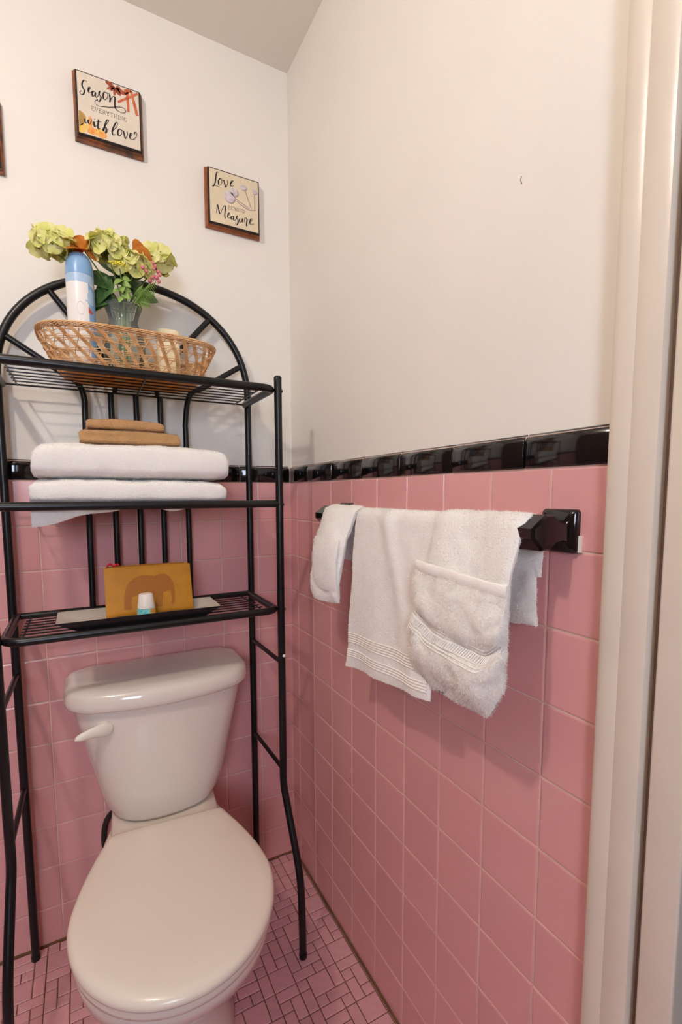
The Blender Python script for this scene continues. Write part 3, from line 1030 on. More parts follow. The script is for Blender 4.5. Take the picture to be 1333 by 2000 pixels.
strokes(face1, m1, [], 0, 0, 'inkgrey', extra=lambda mb: caps_line(mb, 'EVERYTHING', m1((378, 752)), m1((960, 952)), 0.0088))

# plaque with Love / BEYOND / Measure
PX2, PZ2 = -0.2385, 1.8735
p2, face2, fr2 = plaque(PX2, PZ2, 'square wooden wall plaque reading Love beyond Measure with spoon print', ('framewood2', 'paper2'))
m2 = mapper([(250, 155), (1122, 455), (1120, 1325), (255, 1075)], fr2)


def ell(cx, cy, rx, ry, n=28, sk=0.3):
    return [(cx + rx * math.cos(2 * PI * k / n), cy + ry * math.sin(2 * PI * k / n) + sk * rx * math.cos(2 * PI * k / n)) for k in range(n)]


strokes(face2, m2, [[(720, 720), (850, 810), (965, 905)], [(740, 760), (860, 860), (970, 930)], [(895, 585), (945, 740), (1000, 905)], [(1060, 660), (1062, 800), (1060, 925)], [(960, 920), (1020, 925), (1080, 935)]], 0.0018, 0.0026, 'plavd', 'print')
art(face2, m2, [ell(620, 700, 100, 96), ell(710, 620, 68, 72), ell(878, 545, 52, 46), ell(1068, 625, 44, 40)], 'plavd', y=YFACE, smooth=False)
art(face2, m2, [ell(602, 678, 96, 96), ell(692, 600, 66, 70), ell(862, 525, 48, 44), ell(1060, 610, 38, 36)], 'plav', y=YFACE - 0.0002, smooth=False)
love = [[(425, 262), (395, 245), (375, 290), (362, 380), (345, 450), (322, 482), (300, 476), (335, 465), (400, 492), (458, 515)],
        [(440, 372), (415, 390), (415, 450), (440, 475), (470, 440), (476, 380), (450, 352), (440, 375), (510, 402)], [(512, 390), (535, 490), (550, 515), (577, 450), (572, 390)],
        [(620, 462), (665, 430), (682, 405), (655, 410), (630, 460), (646, 502), (695, 488)]]
measure = [[(368, 955), (376, 870), (385, 802), (408, 890), (432, 972), (462, 910), (492, 850), (530, 838), (515, 1000), (528, 1052)], [(560, 1012), (595, 985), (597, 955), (577, 972), (570, 1030), (602, 1042), (625, 1020)],
           [(662, 1012), (632, 1030), (636, 1072), (660, 1060), (677, 1012), (675, 1075), (697, 1097)], [(697, 1097), (728, 1050), (748, 1010), (732, 1028), (732, 1060), (755, 1090), (750, 1140), (724, 1168), (708, 1150), (716, 1132)],
           [(780, 1062), (785, 1120), (810, 1122), (836, 1062), (830, 1115), (852, 1132)], [(862, 1122), (882, 1052), (917, 1078), (908, 1140), (908, 1192), (925, 1180)], [(948, 1135), (1000, 1105), (1012, 1078), (985, 1075), (966, 1130), (982, 1166), (1045, 1160)]]
strokes(face2, m2, love + measure, 0.0010, 0.0033)
strokes(face2, m2, [], 0, 0, 'inkgrey', extra=lambda mb: caps_line(mb, 'BEYOND', m2((582, 885)), m2((888, 975)), 0.0085))
plaque(-0.8305, 1.8715, 'square wooden wall plaque cut off by the left edge of the picture', ('framewood', 'paper'))

# ------------------------------------------------------------------ towel bar on the right wall
BARX, BARZ = -0.060, 1.110
bar = thing('towel_bar', (0, -0.66, BARZ), 'glossy black ceramic towel bar fixed to the pink tiled wall', 'towel bar')
for y0, y1 in ((-0.978, -0.925), (-0.394, -0.341)):
    yc = (y0 + y1) / 2
    mb = MB()
    lo = []
    for (e, x_) in ((0, -0.004), (0, -0.010), (0.0015, -0.0135), (0.005, -0.0155), (0.010, -0.018)):
        q = rrect(yc, BARZ, (y1 - y0) / 2 - e, 0.0285 - e, 0.005, 0, 4)
        lo.append([(x_, a, b_) for a, b_, _ in q])
    mb.loft(lo)
    plate = mb.build('mounting_plate', 'blackglaze', bar, angle=50)
    # arm: neck that flares into a chamfered block, the outline extruded along the wall
    prof = [(-0.012, BARZ + 0.020), (-0.018, BARZ + 0.0135), (-0.026, BARZ + 0.0115), (-0.036, BARZ + 0.0135), (-0.046, BARZ + 0.0225), (-0.060, BARZ + 0.0225), (-0.084, BARZ + 0.006),
            (-0.084, BARZ - 0.006), (-0.066, BARZ - 0.0225), (-0.052, BARZ - 0.0225), (-0.040, BARZ - 0.014), (-0.028, BARZ - 0.0115), (-0.019, BARZ - 0.0135), (-0.012, BARZ - 0.020)]
    cx_ = sum(p[0] for p in prof) / len(prof)
    lo = []
    for (e, y_) in ((0.90, yc + 0.0195), (1.0, yc + 0.0165), (1.0, yc - 0.0165), (0.90, yc - 0.0195)):
        lo.append([(cx_ + (a - cx_) * (e if a < -0.03 else 1), y_, BARZ + (b_ - BARZ) * e) for a, b_ in prof])
    MB().loft(lo).build('arm', 'blackglaze', plate, angle=25)
MB().box((-0.0078, -0.9815, 1.0835), (-0.0044, -0.9775, 1.105)).build('exposed_caulk', 'white', bar, smooth=False)
MB().tube([(BARX, -0.945, BARZ), (BARX, -0.375, BARZ)], 0.0095, 14).build('bar', 'blackglaze', bar)


# ------------------------------------------------------------------ terry cloth
def terry_sheet(grid, thick, seed=0, amp=0.0012, fr=55.0):
    """grid[i][j] of points -> closed cloth of given thickness; returns MB"""
    G = np.array([[tuple(p) for p in row] for row in grid], float)
    ni, nj = G.shape[:2]
    du = np.gradient(G, axis=0)
    dv = np.gradient(G, axis=1)
    nn = np.cross(du, dv)
    nn /= np.maximum(np.linalg.norm(nn, axis=2, keepdims=True), 1e-9)
    vs, idx = [], {}
    mb = MB()
    th = np.full((ni, nj), thick / 2)
    for side in (1, -1):
        for i in range(ni):
            for j in range(nj):
                e = min(i, ni - 1 - i, j, nj - 1 - j)
                k = (0.35, 0.8, 1.0)[min(e, 2)]
                p = G[i, j]
                a = amp * nz3(p[0] * fr + seed, p[1] * fr + side * 3.1, p[2] * fr)
                q = p + nn[i, j] * (side * th[i, j] * k + a)
                idx[(side, i, j)] = len(vs)
                vs.append(tuple(q))
    fs = []
    for i in range(ni - 1):
        for j in range(nj - 1):
            fs.append((idx[1, i, j], idx[1, i + 1, j], idx[1, i + 1, j + 1], idx[1, i, j + 1]))
            fs.append((idx[-1, i, j], idx[-1, i, j + 1], idx[-1, i + 1, j + 1], idx[-1, i + 1, j]))
    for i in range(ni - 1):
        for j in (0, nj - 1):
            q = (idx[1, i, j], idx[-1, i, j], idx[-1, i + 1, j], idx[1, i + 1, j])
            fs.append(q if j == 0 else q[::-1])
    for j in range(nj - 1):
        for i in (0, ni - 1):
            q = (idx[1, i, j], idx[1, i, j + 1], idx[-1, i, j + 1], idx[-1, i, j])
            fs.append(q if i == 0 else q[::-1])
    mb.add(vs, fs)
    return mb


def fuzz(mb, parent, material, n, ln=0.0032, wd=0.0006, seed=1, keep=None, gravity=0.5):
    """short terry loops standing on the faces of a cloth: real little blades, one object"""
    rng = np.random.default_rng(seed)
    V = np.array(mb.v, float)
    tri = []
    for f in mb.f:
        tri.append(f[:3])
        if len(f) == 4:
            tri.append((f[0], f[2], f[3]))
    T = np.array(tri)
    A, B, C = V[T[:, 0]], V[T[:, 1]], V[T[:, 2]]
    N_ = np.cross(B - A, C - A)
    ar = np.linalg.norm(N_, axis=1)
    cen = (A + B + C) / 3
    if keep is not None:
        ar = ar * np.array([1.0 if keep(c) else 0.0 for c in cen])
    N_ = N_ / np.maximum(np.linalg.norm(N_, axis=1, keepdims=True), 1e-12)
    k = rng.choice(len(T), n, p=ar / ar.sum())
    r1, r2_ = rng.random(n), rng.random(n)
    sq = np.sqrt(r1)
    pos = A[k] * (1 - sq)[:, None] + B[k] * (sq * (1 - r2_))[:, None] + C[k] * (sq * r2_)[:, None]
    nn = N_[k]
    d = nn + rng.normal(0, 0.75, (n, 3))
    d[:, 2] -= gravity
    d /= np.linalg.norm(d, axis=1, keepdims=True)
    flip = (d * nn).sum(1) < 0.1
    d[flip] = d[flip] + nn[flip]
    L_ = ln * rng.uniform(0.5, 1.15, n)[:, None]
    side = np.cross(d, rng.normal(0, 1, (n, 3)))
    side /= np.maximum(np.linalg.norm(side, axis=1, keepdims=True), 1e-9)
    base = pos - nn * 0.0004
    tip = base + d * L_
    bend = base + d * L_ * 0.6 + nn * 0.0003
    w = side * wd / 2
    out_v = np.stack([base - w, base + w, bend + w * 0.9, tip, bend - w * 0.9], 1).reshape(-1, 3)
    i0 = np.arange(n) * 5
    o_v = [tuple(p) for p in out_v]
    o_f = [(int(i), int(i) + 1, int(i) + 2, int(i) + 3, int(i) + 4) for i in i0]
    m2_ = MB()
    m2_.add(o_v, o_f)
    return tag(m2_.build('terry_pile', material, parent, smooth=False, fix=False), kind='stuff')


def hang_path(front, back, xf, xb, r=0.0135, n_arc=9, step=0.008, flare=0.0):
    """cross-section of a cloth over the bar: from the front hem up, over, and down to the back hem. returns list of (x, z, s)"""
    pts = []
    nf = max(3, int(front / step))
    for i in range(nf):
        t = i / nf
        z = BARZ - front + front * t
        k = (1 - t)
        pts.append((xf - flare * k ** 1.5 + (BARX - r - xf) * max(0.0, t - 0.75) / 0.25 * 0.999, z))
    for i in range(n_arc + 1):
        a = PI - PI * i / n_arc
        pts.append((BARX + r * math.cos(a), BARZ + r * math.sin(a) * 1.05))
    nb = max(3, int(back / step))
    for i in range(1, nb + 1):
        t = i / nb
        pts.append((BARX + r + (xb - BARX - r) * min(1, t * 2.5), BARZ - back * t))
    return pts


def hung(y0, y1, path_fn, wave, nj=34):
    """grid over the width: y from y0 (far) to y1 (near)"""
    grid = []
    n = None
    cols = []
    for j in range(nj):
        t = j / (nj - 1)
        p = path_fn(t)
        cols.append([(x_ + wave(t, z_, x_)[0], y0 + (y1 - y0) * t + wave(t, z_, x_)[1], z_) for (x_, z_) in p])
    n = min(len(c) for c in cols)
    return [[c[i] for c in cols] for i in range(n)]


def resample(p, n):
    P_ = [Vector((a, 0, b_)) for a, b_ in p]
    d = [0]
    for i in range(1, len(P_)):
        d.append(d[-1] + (P_[i] - P_[i - 1]).length)
    res, k = [], 0
    for i in range(n):
        t = d[-1] * i / (n - 1)
        while k < len(P_) - 2 and d[k + 1] < t:
            k += 1
        q = P_[k].lerp(P_[k + 1], (t - d[k]) / max(d[k + 1] - d[k], 1e-9))
        res.append((q.x, q.z))
    return res


# far towel: narrow, folded in thick layers
T1 = thing('hand_towel', (BARX, -0.45, BARZ - 0.2), 'small narrow folded white towel at the far end of the towel bar', 'towel', 'white towels on the black towel bar')
g1 = hung(-0.385, -0.520, lambda t: resample(hang_path(0.178 + 0.006 * math.sin(3 * t), 0.10, -0.094, -0.036, r=0.0165, flare=0.004), 44),
          lambda t, z, x_: (-0.010 * math.sin(PI * t) * (1 if x_ < -0.07 else 0) + 0.004 * math.sin(7 * t + z * 30), 0.016 * (BARZ - z) / 0.18 * (0.2 + t * 0.8) + (0.010 * (BARZ - z) / 0.18)), nj=22)
mb = terry_sheet(g1, 0.017, 1, 0.0022)
o = mb.build('towel_body', 'terry', T1)
fuzz(mb, T1, 'terry_fibre', 14000, seed=11)
g1b = hung(-0.400, -0.512, lambda t: [(a, b_) for a, b_ in resample([(-0.104, BARZ - 0.155), (-0.109, BARZ - 0.12), (-0.109, BARZ - 0.08), (-0.104, BARZ - 0.045)], 16)],
           lambda t, z, x_: (-0.009 * math.sin(PI * t), 0.014 * (BARZ - z) / 0.18), nj=18)
mb = terry_sheet(g1b, 0.010, 2, 0.002)
mb.build('folded_layer', 'terry', T1)
fuzz(mb, T1, 'terry_fibre', 5000, seed=12)

# middle towel: wide, flat, woven band near the hem
T2 = thing('hand_towel', (BARX, -0.65, BARZ - 0.3), 'wide flat white towel with woven band hanging in the middle of the bar', 'towel', 'white towels on the black towel bar')


def wave2(t, z, x_):
    k = max(0.0, (BARZ - z) / 0.32)
    fr_ = 1 if x_ < -0.062 else 0.2
    return (fr_ * k * (0.008 * math.sin(5.2 * t + 0.6) + 0.005 * math.sin(11 * t + 8 * z)) - fr_ * 0.008 * math.exp(-((t - 0.45 - 0.5 * k) / 0.07) ** 2) * math.exp(-k * 1.5), 0.030 * k * (1 - t) * 0.9 + 0.004 * k * math.sin(9 * z * 4))


def path2(t):
    return resample(hang_path(0.312 - 0.040 * t, 0.26, -0.082, -0.040, r=0.0165, flare=0.012), 76)


g2 = hung(-0.533, -0.800, path2, wave2, nj=56)
mb = terry_sheet(g2, 0.0085, 5, 0.0014)
mb.build('towel_body', 'terry', T2)
fuzz(mb, T2, 'terry_fibre', 46000, ln=0.0028, seed=21, keep=lambda c: c[0] > -0.075 or not (0.815 + (c[1] + 0.5) * -0.10 < c[2] < 0.872 + (c[1] + 0.5) * -0.10))
# woven band ribs on the front: thin ridges following the cloth
G2 = np.array(g2)


def on_front(t, z):
    j = min(len(g2[0]) - 1.001, t * (len(g2[0]) - 1))
    j0 = int(j)
    colp = G2[:, j0] * (1 - (j - j0)) + G2[:, j0 + 1] * (j - j0)
    h = BARZ - colp[:, 2]
    front = colp[:len(colp) * 6 // 10]
    zz = front[:, 2]
    i = int(np.argmin(np.abs(zz - z)))
    return Vector(front[i]).lerp(Vector(front[min(i + 1, len(front) - 1)]), 0) if False else Vector((float(np.interp(z, zz, front[:, 0])), float(np.interp(z, zz, front[:, 1])), z))


rb = MB()
for k, dz in enumerate((0.000, 0.0045, 0.009, 0.0135, 0.030, 0.0345, 0.039, 0.0435, 0.048)):
    pts = []
    for i in range(41):
        t = 0.015 + 0.97 * i / 40
        z = 0.823 + dz + 0.028 * t
        q = on_front(t, z)
        pts.append((q.x - 0.0043, q.y, q.z))
    rb.tube(pts, 0.0018, 5)
tag(rb.build('woven_band', 'terryband', T2), kind='stuff')

# near towel: folded to a pocket with a puffy washcloth in it
T3 = thing('hand_towel', (BARX, -0.86, BARZ - 0.25), 'white towel folded into a puffy pocket at the near end of the bar', 'towel', 'white towels on the black towel bar')


def wave3(t, z, x_):
    k = max(0.0, (BARZ - z) / 0.25)
    fr_ = 1 if x_ < -0.062 else 0
    return (fr_ * (-0.010 * math.sin(PI * t) * k + 0.003 * math.sin(9 * t + 20 * z)), 0.012 * k)


g3 = hung(-0.782, -0.952, lambda t: resample(hang_path(0.21, 0.06, -0.092, -0.040, r=0.0185, flare=0.004), 50), wave3, nj=34)
mb = terry_sheet(g3, 0.011, 7, 0.002)
mb.build('towel_body', 'terry', T3)
fuzz(mb, T3, 'terry_fibre', 26000, seed=31)
# the back layer, showing beside the holder
gb = []
for i in range(24):
    t = i / 23
    z = BARZ - 0.005 - 0.125 * t
    gb.append([(-0.038 - 0.004 * math.sin(6 * s + 3 * t), -0.845 - 0.093 * s - 0.008 * t * s, z - 0.004 * math.sin(5 * s)) for s in [q / 17 for q in range(18)]])
mb = terry_sheet(gb, 0.010, 9, 0.002)
mb.build('back_layer', 'terry', T3)
fuzz(mb, T3, 'terry_fibre', 9000, seed=32)
# pocket: bulging closed pouch, hem on top
def pouch_pt(s, h, side):
    """s across (0 far..1 near), h from 0 (bottom) to 1 (hem)"""
    y_ = -0.772 - 0.180 * s + 0.012 * (1 - h) * (1 - s)
    zb = 0.884 - 0.022 * min(1.0, s / 0.3) + 0.050 * max(0, (s - 0.84) / 0.16) ** 1.5
    zt = 1.048 - 0.012 * s
    z = zb + (zt - zb) * h
    bulge = (math.sin(PI * min(1, h * 1.02)) ** 0.6) * (math.sin(PI * (0.06 + 0.88 * s)) ** 0.55)
    low = math.exp(-((h - 0.25) / 0.26) ** 2) + 0.75 * math.exp(-((h - 0.72) / 0.18) ** 2)
    dent = 0.010 * math.exp(-((h - 0.52 - 0.14 * (0.5 - s)) / 0.07) ** 2)
    x0 = -0.103
    if side > 0:
        x_ = x0 - 0.004 * min(1.0, h * 8) - 0.026 * bulge * (0.45 + 0.55 * low) + dent + 0.007 * nz3(s * 4.5, h * 5, 2.2) + 0.003 * nz3(s * 12, h * 12, 5.2)
    else:
        x_ = x0 + 0.006 * bulge
    return (x_, y_, z)


pm = MB()
ns, nh = 34, 36
loops = []
for ih in range(nh + 1):
    h = ih / nh
    ring = [pouch_pt(i / ns, h, 1) for i in range(ns + 1)] + [pouch_pt(i / ns, h, -1) for i in range(ns, -1, -1)]
    ring = [(p[0] + 0.0016 * nz3(p[0] * 60, p[1] * 60, p[2] * 60), p[1] + 0.001 * nz3(p[0] * 60 + 9, p[1] * 60, p[2] * 60), p[2]) for p in ring]
    loops.append(ring)
pm.loft(loops)
pk = pm.build('pocket', 'terry', T3, angle=80)
fuzz(pm, T3, 'terry_fibre', 30000, ln=0.0042, wd=0.0007, seed=33, keep=lambda c: c[0] < -0.1 or c[2] < 0.9)
hm = MB()
hp0 = [pouch_pt(i / 30, 0.985, 1) for i in range(31)]
lo = []
for p in hp0:
    lo.append([(p[0] - 0.0012 + 0.0028 * math.cos(a), p[1], p[2] + 0.003 + 0.0085 * math.copysign(abs(math.sin(a)) ** 0.5, math.sin(a))) for a in [2 * PI * k / 10 for k in range(10)]])
hm.loft(lo)
hm.build('hem', 'terryband', T3, angle=60)
rb = MB()
for k, h in enumerate((0.395, 0.42, 0.445, 0.50, 0.525, 0.55)):
    pts = []
    for i in range(31):
        s = 0.02 + 0.96 * i / 30
        q = pouch_pt(s, h + 0.10 * (0.5 - s) * 0.6, 1)
        pts.append((q[0] - 0.0010, q[1], q[2]))
    rb.tube(pts, 0.0013, 5)
for i in range(44):
    s = 0.03 + 0.94 * i / 43
    a = pouch_pt(s, 0.45 + 0.06 * (0.5 - s), 1)
    b_ = pouch_pt(min(1, s + 0.022), 0.50 + 0.06 * (0.5 - s), 1)
    rb.tube([(a[0] - 0.002, a[1], a[2]), (b_[0] - 0.002, b_[1], b_[2])], 0.0014, 5)
tag(rb.build('woven_band', 'terryband', T3), kind='stuff')


# ------------------------------------------------------------------ folded towels on the middle shelf
def folded(x0, x1, y0, y1, z0, z1, seed, sag=0.0, fold_r=0.9, amp=0.0022, nx=52, nr=44, grooves=()):
    """folded towel: rounded fold along the front, softly rounded ends; loops run round the y-z section"""
    mb = MB()
    loops = []
    hz, hy = (z1 - z0) / 2, (y1 - y0) / 2
    for i in range(nx + 1):
        t = i / nx
        u = 2 * t - 1
        e = (1 - abs(u) ** 26) ** 0.5 if abs(u) < 1 else 0.0
        e = max(e, 0.45)
        x_ = x0 + (x1 - x0) * t
        lp = []
        for k in range(nr):
            a = 2 * PI * k / nr
            c, s = math.cos(a), math.sin(a)
            pw = 0.42
            yy = math.copysign(abs(c) ** pw, c) * hy * (0.94 + 0.06 * e)
            zz = math.copysign(abs(s) ** pw, s) * hz * (e if s > 0 else max(e, 0.92))
            y_ = (y0 + y1) / 2 + yy
            z_ = (z0 + z1) / 2 + zz + (0 if e > 0.5 else 0)
            crown = 0.0035 * math.sin(PI * t) * (1 if s > 0 else 0)
            nzv = nz3(x_ * 22 + seed, y_ * 22, z_ * 22) * amp * 1.4 + nz3(x_ * 8 + seed, y_ * 8, z_ * 4) * amp * 1.2 + nz3(x_ * 70 + seed, y_ * 70, z_ * 70) * amp * 0.6
            gr = 0
            for gz in grooves:
                if c < 0:
                    gr += 0.004 * math.exp(-((z_ - z0 - gz) / 0.003) ** 2)
            lp.append((x_ + nz3(x_ * 20, y_ * 30 + seed, z_ * 40) * 0.003, y_ + nzv + gr, z_ + crown + (nzv if s > 0 else abs(nzv) * 0.3) - sag * math.sin(PI * t)))
        loops.append(lp)
    mb.loft(loops)
    return mb


ZS = ZM + 0.0045
BW = thing('bath_towel', (-0.45, -0.16, ZS), 'folded white bath towel lying directly on the middle rack shelf, its corner drooping', 'towel', 'folded towels on the middle shelf')
mb = folded(-0.652, -0.268, -0.262, -0.06, ZS + 0.0005, 1.188, 3.0)
mb.build('towel_body', 'terry', BW, angle=80)
fuzz(mb, BW, 'terry_fibre', 24000, ln=0.0024, seed=41, gravity=0.2)
# drooping under-flap that hangs behind the front rail
fl = []
for i in range(14):
    t = i / 13
    row = []
    for j in range(50):
        s = j / 49
        x_ = -0.652 + 0.33 * s
        drop = 0.046 * (1 - s * 1.55) if s < 0.58 else 0.004 + 0.012 * math.exp(-((s - 0.8) / 0.13) ** 2)
        drop += 0.003 * math.sin(s * 17)
        row.append((x_, -0.2425 + 0.003 * math.sin(7 * s) + 0.004 * t, ZS + 0.006 - (drop + 0.006) * t))
    fl.append(row)
mb = terry_sheet(fl, 0.006, 4, 0.001)
mb.build('drooping_flap', 'terry', BW)
fuzz(mb, BW, 'terry_fibre', 6000, ln=0.0024, seed=42)
TW = thing('bath_towel', (-0.45, -0.16, 1.19), 'folded white bath towel stacked under the two tan cloths', 'towel', 'folded towels on the middle shelf')
mb = folded(-0.645, -0.262, -0.266, -0.055, 1.1925, 1.2620, 8.0, amp=0.003)
mb.build('towel_body', 'terry', TW, angle=80)
fuzz(mb, TW, 'terry_fibre', 30000, ln=0.0024, seed=43, gravity=0.2)
B1 = thing('washcloth', (-0.46, -0.15, 1.268), 'larger folded tan washcloth lying on the white bath towels', 'towel', 'tan cloths on top of the towel stack')
mb = folded(-0.562, -0.358, -0.212, -0.08, 1.2685, 1.2965, 12.0, amp=0.0016, nx=36, nr=36, grooves=(0.014,))
mb.build('towel_body', 'brown', B1, angle=80)
fuzz(mb, B1, 'tan_fibre', 16000, ln=0.0022, seed=44, gravity=0.2)
B2 = thing('washcloth', (-0.46, -0.15, 1.298), 'small tan washcloth folded on the very top of the towel stack', 'towel', 'tan cloths on top of the towel stack')
mb = folded(-0.546, -0.393, -0.215, -0.10, 1.2990, 1.3195, 15.0, amp=0.0016, nx=30, nr=36)
mb.build('towel_body', 'brown', B2, angle=80)
fuzz(mb, B2, 'tan_fibre', 11000, ln=0.0022, seed=45, gravity=0.2)

# ------------------------------------------------------------------ tray and what stands in it, on the lower shelf
ZW = ZLO + 0.0045
tray = thing('tray', (-0.46, -0.2, ZW), 'long black-edged tray with pale lining lying on the lower rack shelf', 'tray')
TX0, TX1, TY0, TY1 = -0.585, -0.322, -0.264, -0.172


def tray_loop(ex, e, z):
    return [(TX0 - ex, TY0 - e * 0.45, z), (TX1 + ex * 0.9, TY0 - e * 0.45, z), (TX1 + ex * 0.9, TY1 + e, z), (TX0 - ex, TY1 + e, z)]


tm = MB()
tm.loft([tray_loop(-0.004, -0.003, ZW + 0.0008), tray_loop(0.014, 0.006, ZW + 0.010), tray_loop(0.034, 0.013, ZW + 0.0205), tray_loop(0.0365, 0.0145, ZW + 0.0215), tray_loop(0.0365, 0.0145, ZW + 0.0225)], cap1=False)
tm.build('shell', 'trayblack', tray, smooth=False)
tl = MB()
tl.loft([tray_loop(0.0355, 0.0135, ZW + 0.0226), tray_loop(0.028, 0.0095, ZW + 0.0195), tray_loop(0.010, 0.003, ZW + 0.0105), tray_loop(-0.002, -0.003, ZW + 0.0045), tray_loop(-0.012, -0.008, ZW + 0.0035)], cap0=False)
tl.build('lining', 'traysilver', tray, angle=60)

ZI = ZW + 0.004
pouch = thing('zip_pouch', (-0.43, -0.16, ZI), 'mustard leather zip pouch with a brown elephant standing in the tray', 'pouch')
# upright, leaning back a little
def pp(u, v, d):
    """u across 0..1, v up 0..1, d depth offset towards the viewer"""
    y_ = -0.196 + 0.030 * v - d
    return (-0.5270 + 0.1885 * u, y_, ZI + 0.0015 + 0.110 * v - 0.004 * (1 - u) * 0)


lo = []
n = 26
for i in range(n + 1):
    u = i / n
    th = 0.0018 + 0.0085 * math.sin(PI * u) ** 0.5
    ring = []
    for k in range(20):
        a = 2 * PI * k / 20
        v = 0.5 - 0.5 * math.cos(a)
        sg = math.sin(a)
        top = 1.0 - 0.03 * max(0, (u - 0.93) / 0.07) ** 2
        ring.append(pp(u, v * top, (th * (0.35 + 0.65 * (1 - v) ** 0.7)) * math.copysign(abs(sg) ** 0.5, sg)))
    lo.append(ring)
body = MB().loft(lo).build('pouch_body', 'mustard', pouch, angle=70)
ele = [(0.20, 0.12), (0.275, 0.12), (0.285, 0.36), (0.33, 0.46), (0.345, 0.12), (0.415, 0.12), (0.425, 0.40), (0.52, 0.43), (0.535, 0.40), (0.555, 0.12), (0.625, 0.12), (0.64, 0.42), (0.69, 0.46),
       (0.735, 0.42), (0.755, 0.26), (0.745, 0.16), (0.77, 0.13), (0.79, 0.20), (0.785, 0.42), (0.775, 0.62), (0.735, 0.74), (0.67, 0.80), (0.61, 0.80), (0.56, 0.77), (0.48, 0.815), (0.38, 0.80), (0.29, 0.73), (0.235, 0.62), (0.215, 0.45), (0.195, 0.30)]


def pface(u, v, d):
    th = 0.0018 + 0.0085 * math.sin(PI * u) ** 0.5
    return pp(u, v, th * (0.35 + 0.65 * (1 - v) ** 0.7) * (abs(2 * math.sqrt(max(v * (1 - v), 0))) ** 0.5) + d)


em = MB()


def patch(lo_, hi_, n=8):
    """strip between two outlines (u, v), laid on the pouch"""
    k = len(lo_)
    vs2, fs2 = [], []
    for i in range(k):
        for q in range(n + 1):
            t = q / n
            vs2.append(pface(lo_[i][0] + (hi_[i][0] - lo_[i][0]) * t, lo_[i][1] + (hi_[i][1] - lo_[i][1]) * t, 0.0012))
    for i in range(k - 1):
        for q in range(n):
            fs2.append((i * (n + 1) + q, (i + 1) * (n + 1) + q, (i + 1) * (n + 1) + q + 1, i * (n + 1) + q + 1))
    em.add(vs2, fs2)


# back line and belly line, from the rump to the head
patch([(0.205, 0.36), (0.26, 0.37), (0.33, 0.40), (0.40, 0.41), (0.48, 0.40), (0.56, 0.41), (0.62, 0.42), (0.68, 0.44), (0.73, 0.46), (0.775, 0.50)],
      [(0.225, 0.56), (0.26, 0.67), (0.33, 0.76), (0.40, 0.80), (0.48, 0.80), (0.56, 0.77), (0.62, 0.80), (0.68, 0.80), (0.735, 0.74), (0.78, 0.60)])
for xa, xb_ in ((0.195, 0.275), (0.345, 0.415), (0.555, 0.625)):
    patch([(xa, 0.14), (xa + 0.005, 0.28), (xa + 0.01, 0.44)], [(xb_, 0.14), (xb_ + 0.005, 0.28), (xb_ + 0.02, 0.44)], 4)
patch([(0.725, 0.50), (0.74, 0.38), (0.745, 0.28), (0.735, 0.19)], [(0.782, 0.52), (0.782, 0.38), (0.775, 0.27), (0.76, 0.17)], 3)
em.build('elephant_print', 'elephant', body, smooth=True)
MB().tube([pp(0.02, 1.0, 0), pp(0.5, 1.005, 0), pp(0.93, 1.0, 0)], 0.0016, 6).build('zip', 'elephant', pouch)
zt = smooth_path([pp(0.035, 1.02, 0.004), pp(0.07, 1.07, 0.006), pp(0.11, 1.03, 0.003), pp(0.15, 1.06, 0.006), pp(0.165, 1.03, 0.006)], 5)
MB().tube(zt, 0.0022, 7).build('zip_pull', 'zip', pouch)

bt = thing('bottle', (-0.445, -0.213, ZI), 'small teal bottle with tall white cap in front of the elephant pouch', 'bottle')
bc = (-0.447, -0.2295, ZI)
MB().lathe(bc, [(0.0185, 0.0005), (0.0195, 0.002), (0.0192, 0.02), (0.0186, 0.0235), (0.017, 0.0245)], 28).build('bottle_body', 'teal', bt)
MB().lathe(bc, [(0.0182, 0.0245), (0.0184, 0.026), (0.0152, 0.053), (0.0142, 0.0555), (0.0125, 0.0562), (0.0005, 0.0562)], 28).build('cap', 'white', bt)
lb = []
for k in range(9):
    a = -PI / 2 + 0.35 + k * 0.11
    lb.append([(bc[0] + r_ * math.cos(a), bc[1] + r_ * math.sin(a), ZI + z) for r_, z in ((0.0194, 0.004), (0.0200, 0.004), (0.0197, 0.0235), (0.0190, 0.0235))])
MB().loft(lb).build('printed_patch', 'labelorange', bt)

# ------------------------------------------------------------------ wicker basket on the top shelf
ZB = ZT + 0.0045
BCX, BCY = -0.449, -0.152
basket = thing('wicker_basket', (BCX, BCY, ZB), 'long open-weave wicker basket on the top shelf of the rack', 'basket')


def _even():
    A_ = np.linspace(0, 2 * PI, 2001)
    c, s = np.cos(A_), np.sin(A_)
    X, Y = 0.165 * np.sign(c) * np.abs(c) ** 0.68, 0.108 * np.sign(s) * np.abs(s) ** 0.68
    d = np.concatenate([[0], np.cumsum(np.hypot(np.diff(X), np.diff(Y)))])
    return d / d[-1] * 2 * PI, A_


EV = _even()


def bk(a, h, off=0.0):
    """point on the basket side: position a round the outline (0..2 pi, evenly spaced), height 0..1"""
    a = float(np.interp(a % (2 * PI), EV[0], EV[1]))
    c, s = math.cos(a), math.sin(a)
    e = 0.72 - 0.08 * h
    fl_ = h ** 0.8
    hx = 0.138 + 0.043 * fl_ + off
    hy = 0.080 + 0.046 * fl_ + off
    x_ = BCX + hx * math.copysign(abs(c) ** e, c)
    y_ = BCY + hy * math.copysign(abs(s) ** e, s)
    z = ZB + 0.006 + 0.078 * h + 0.003 * h * abs(c) ** 4
    return Vector((x_, min(y_, -0.018), z))


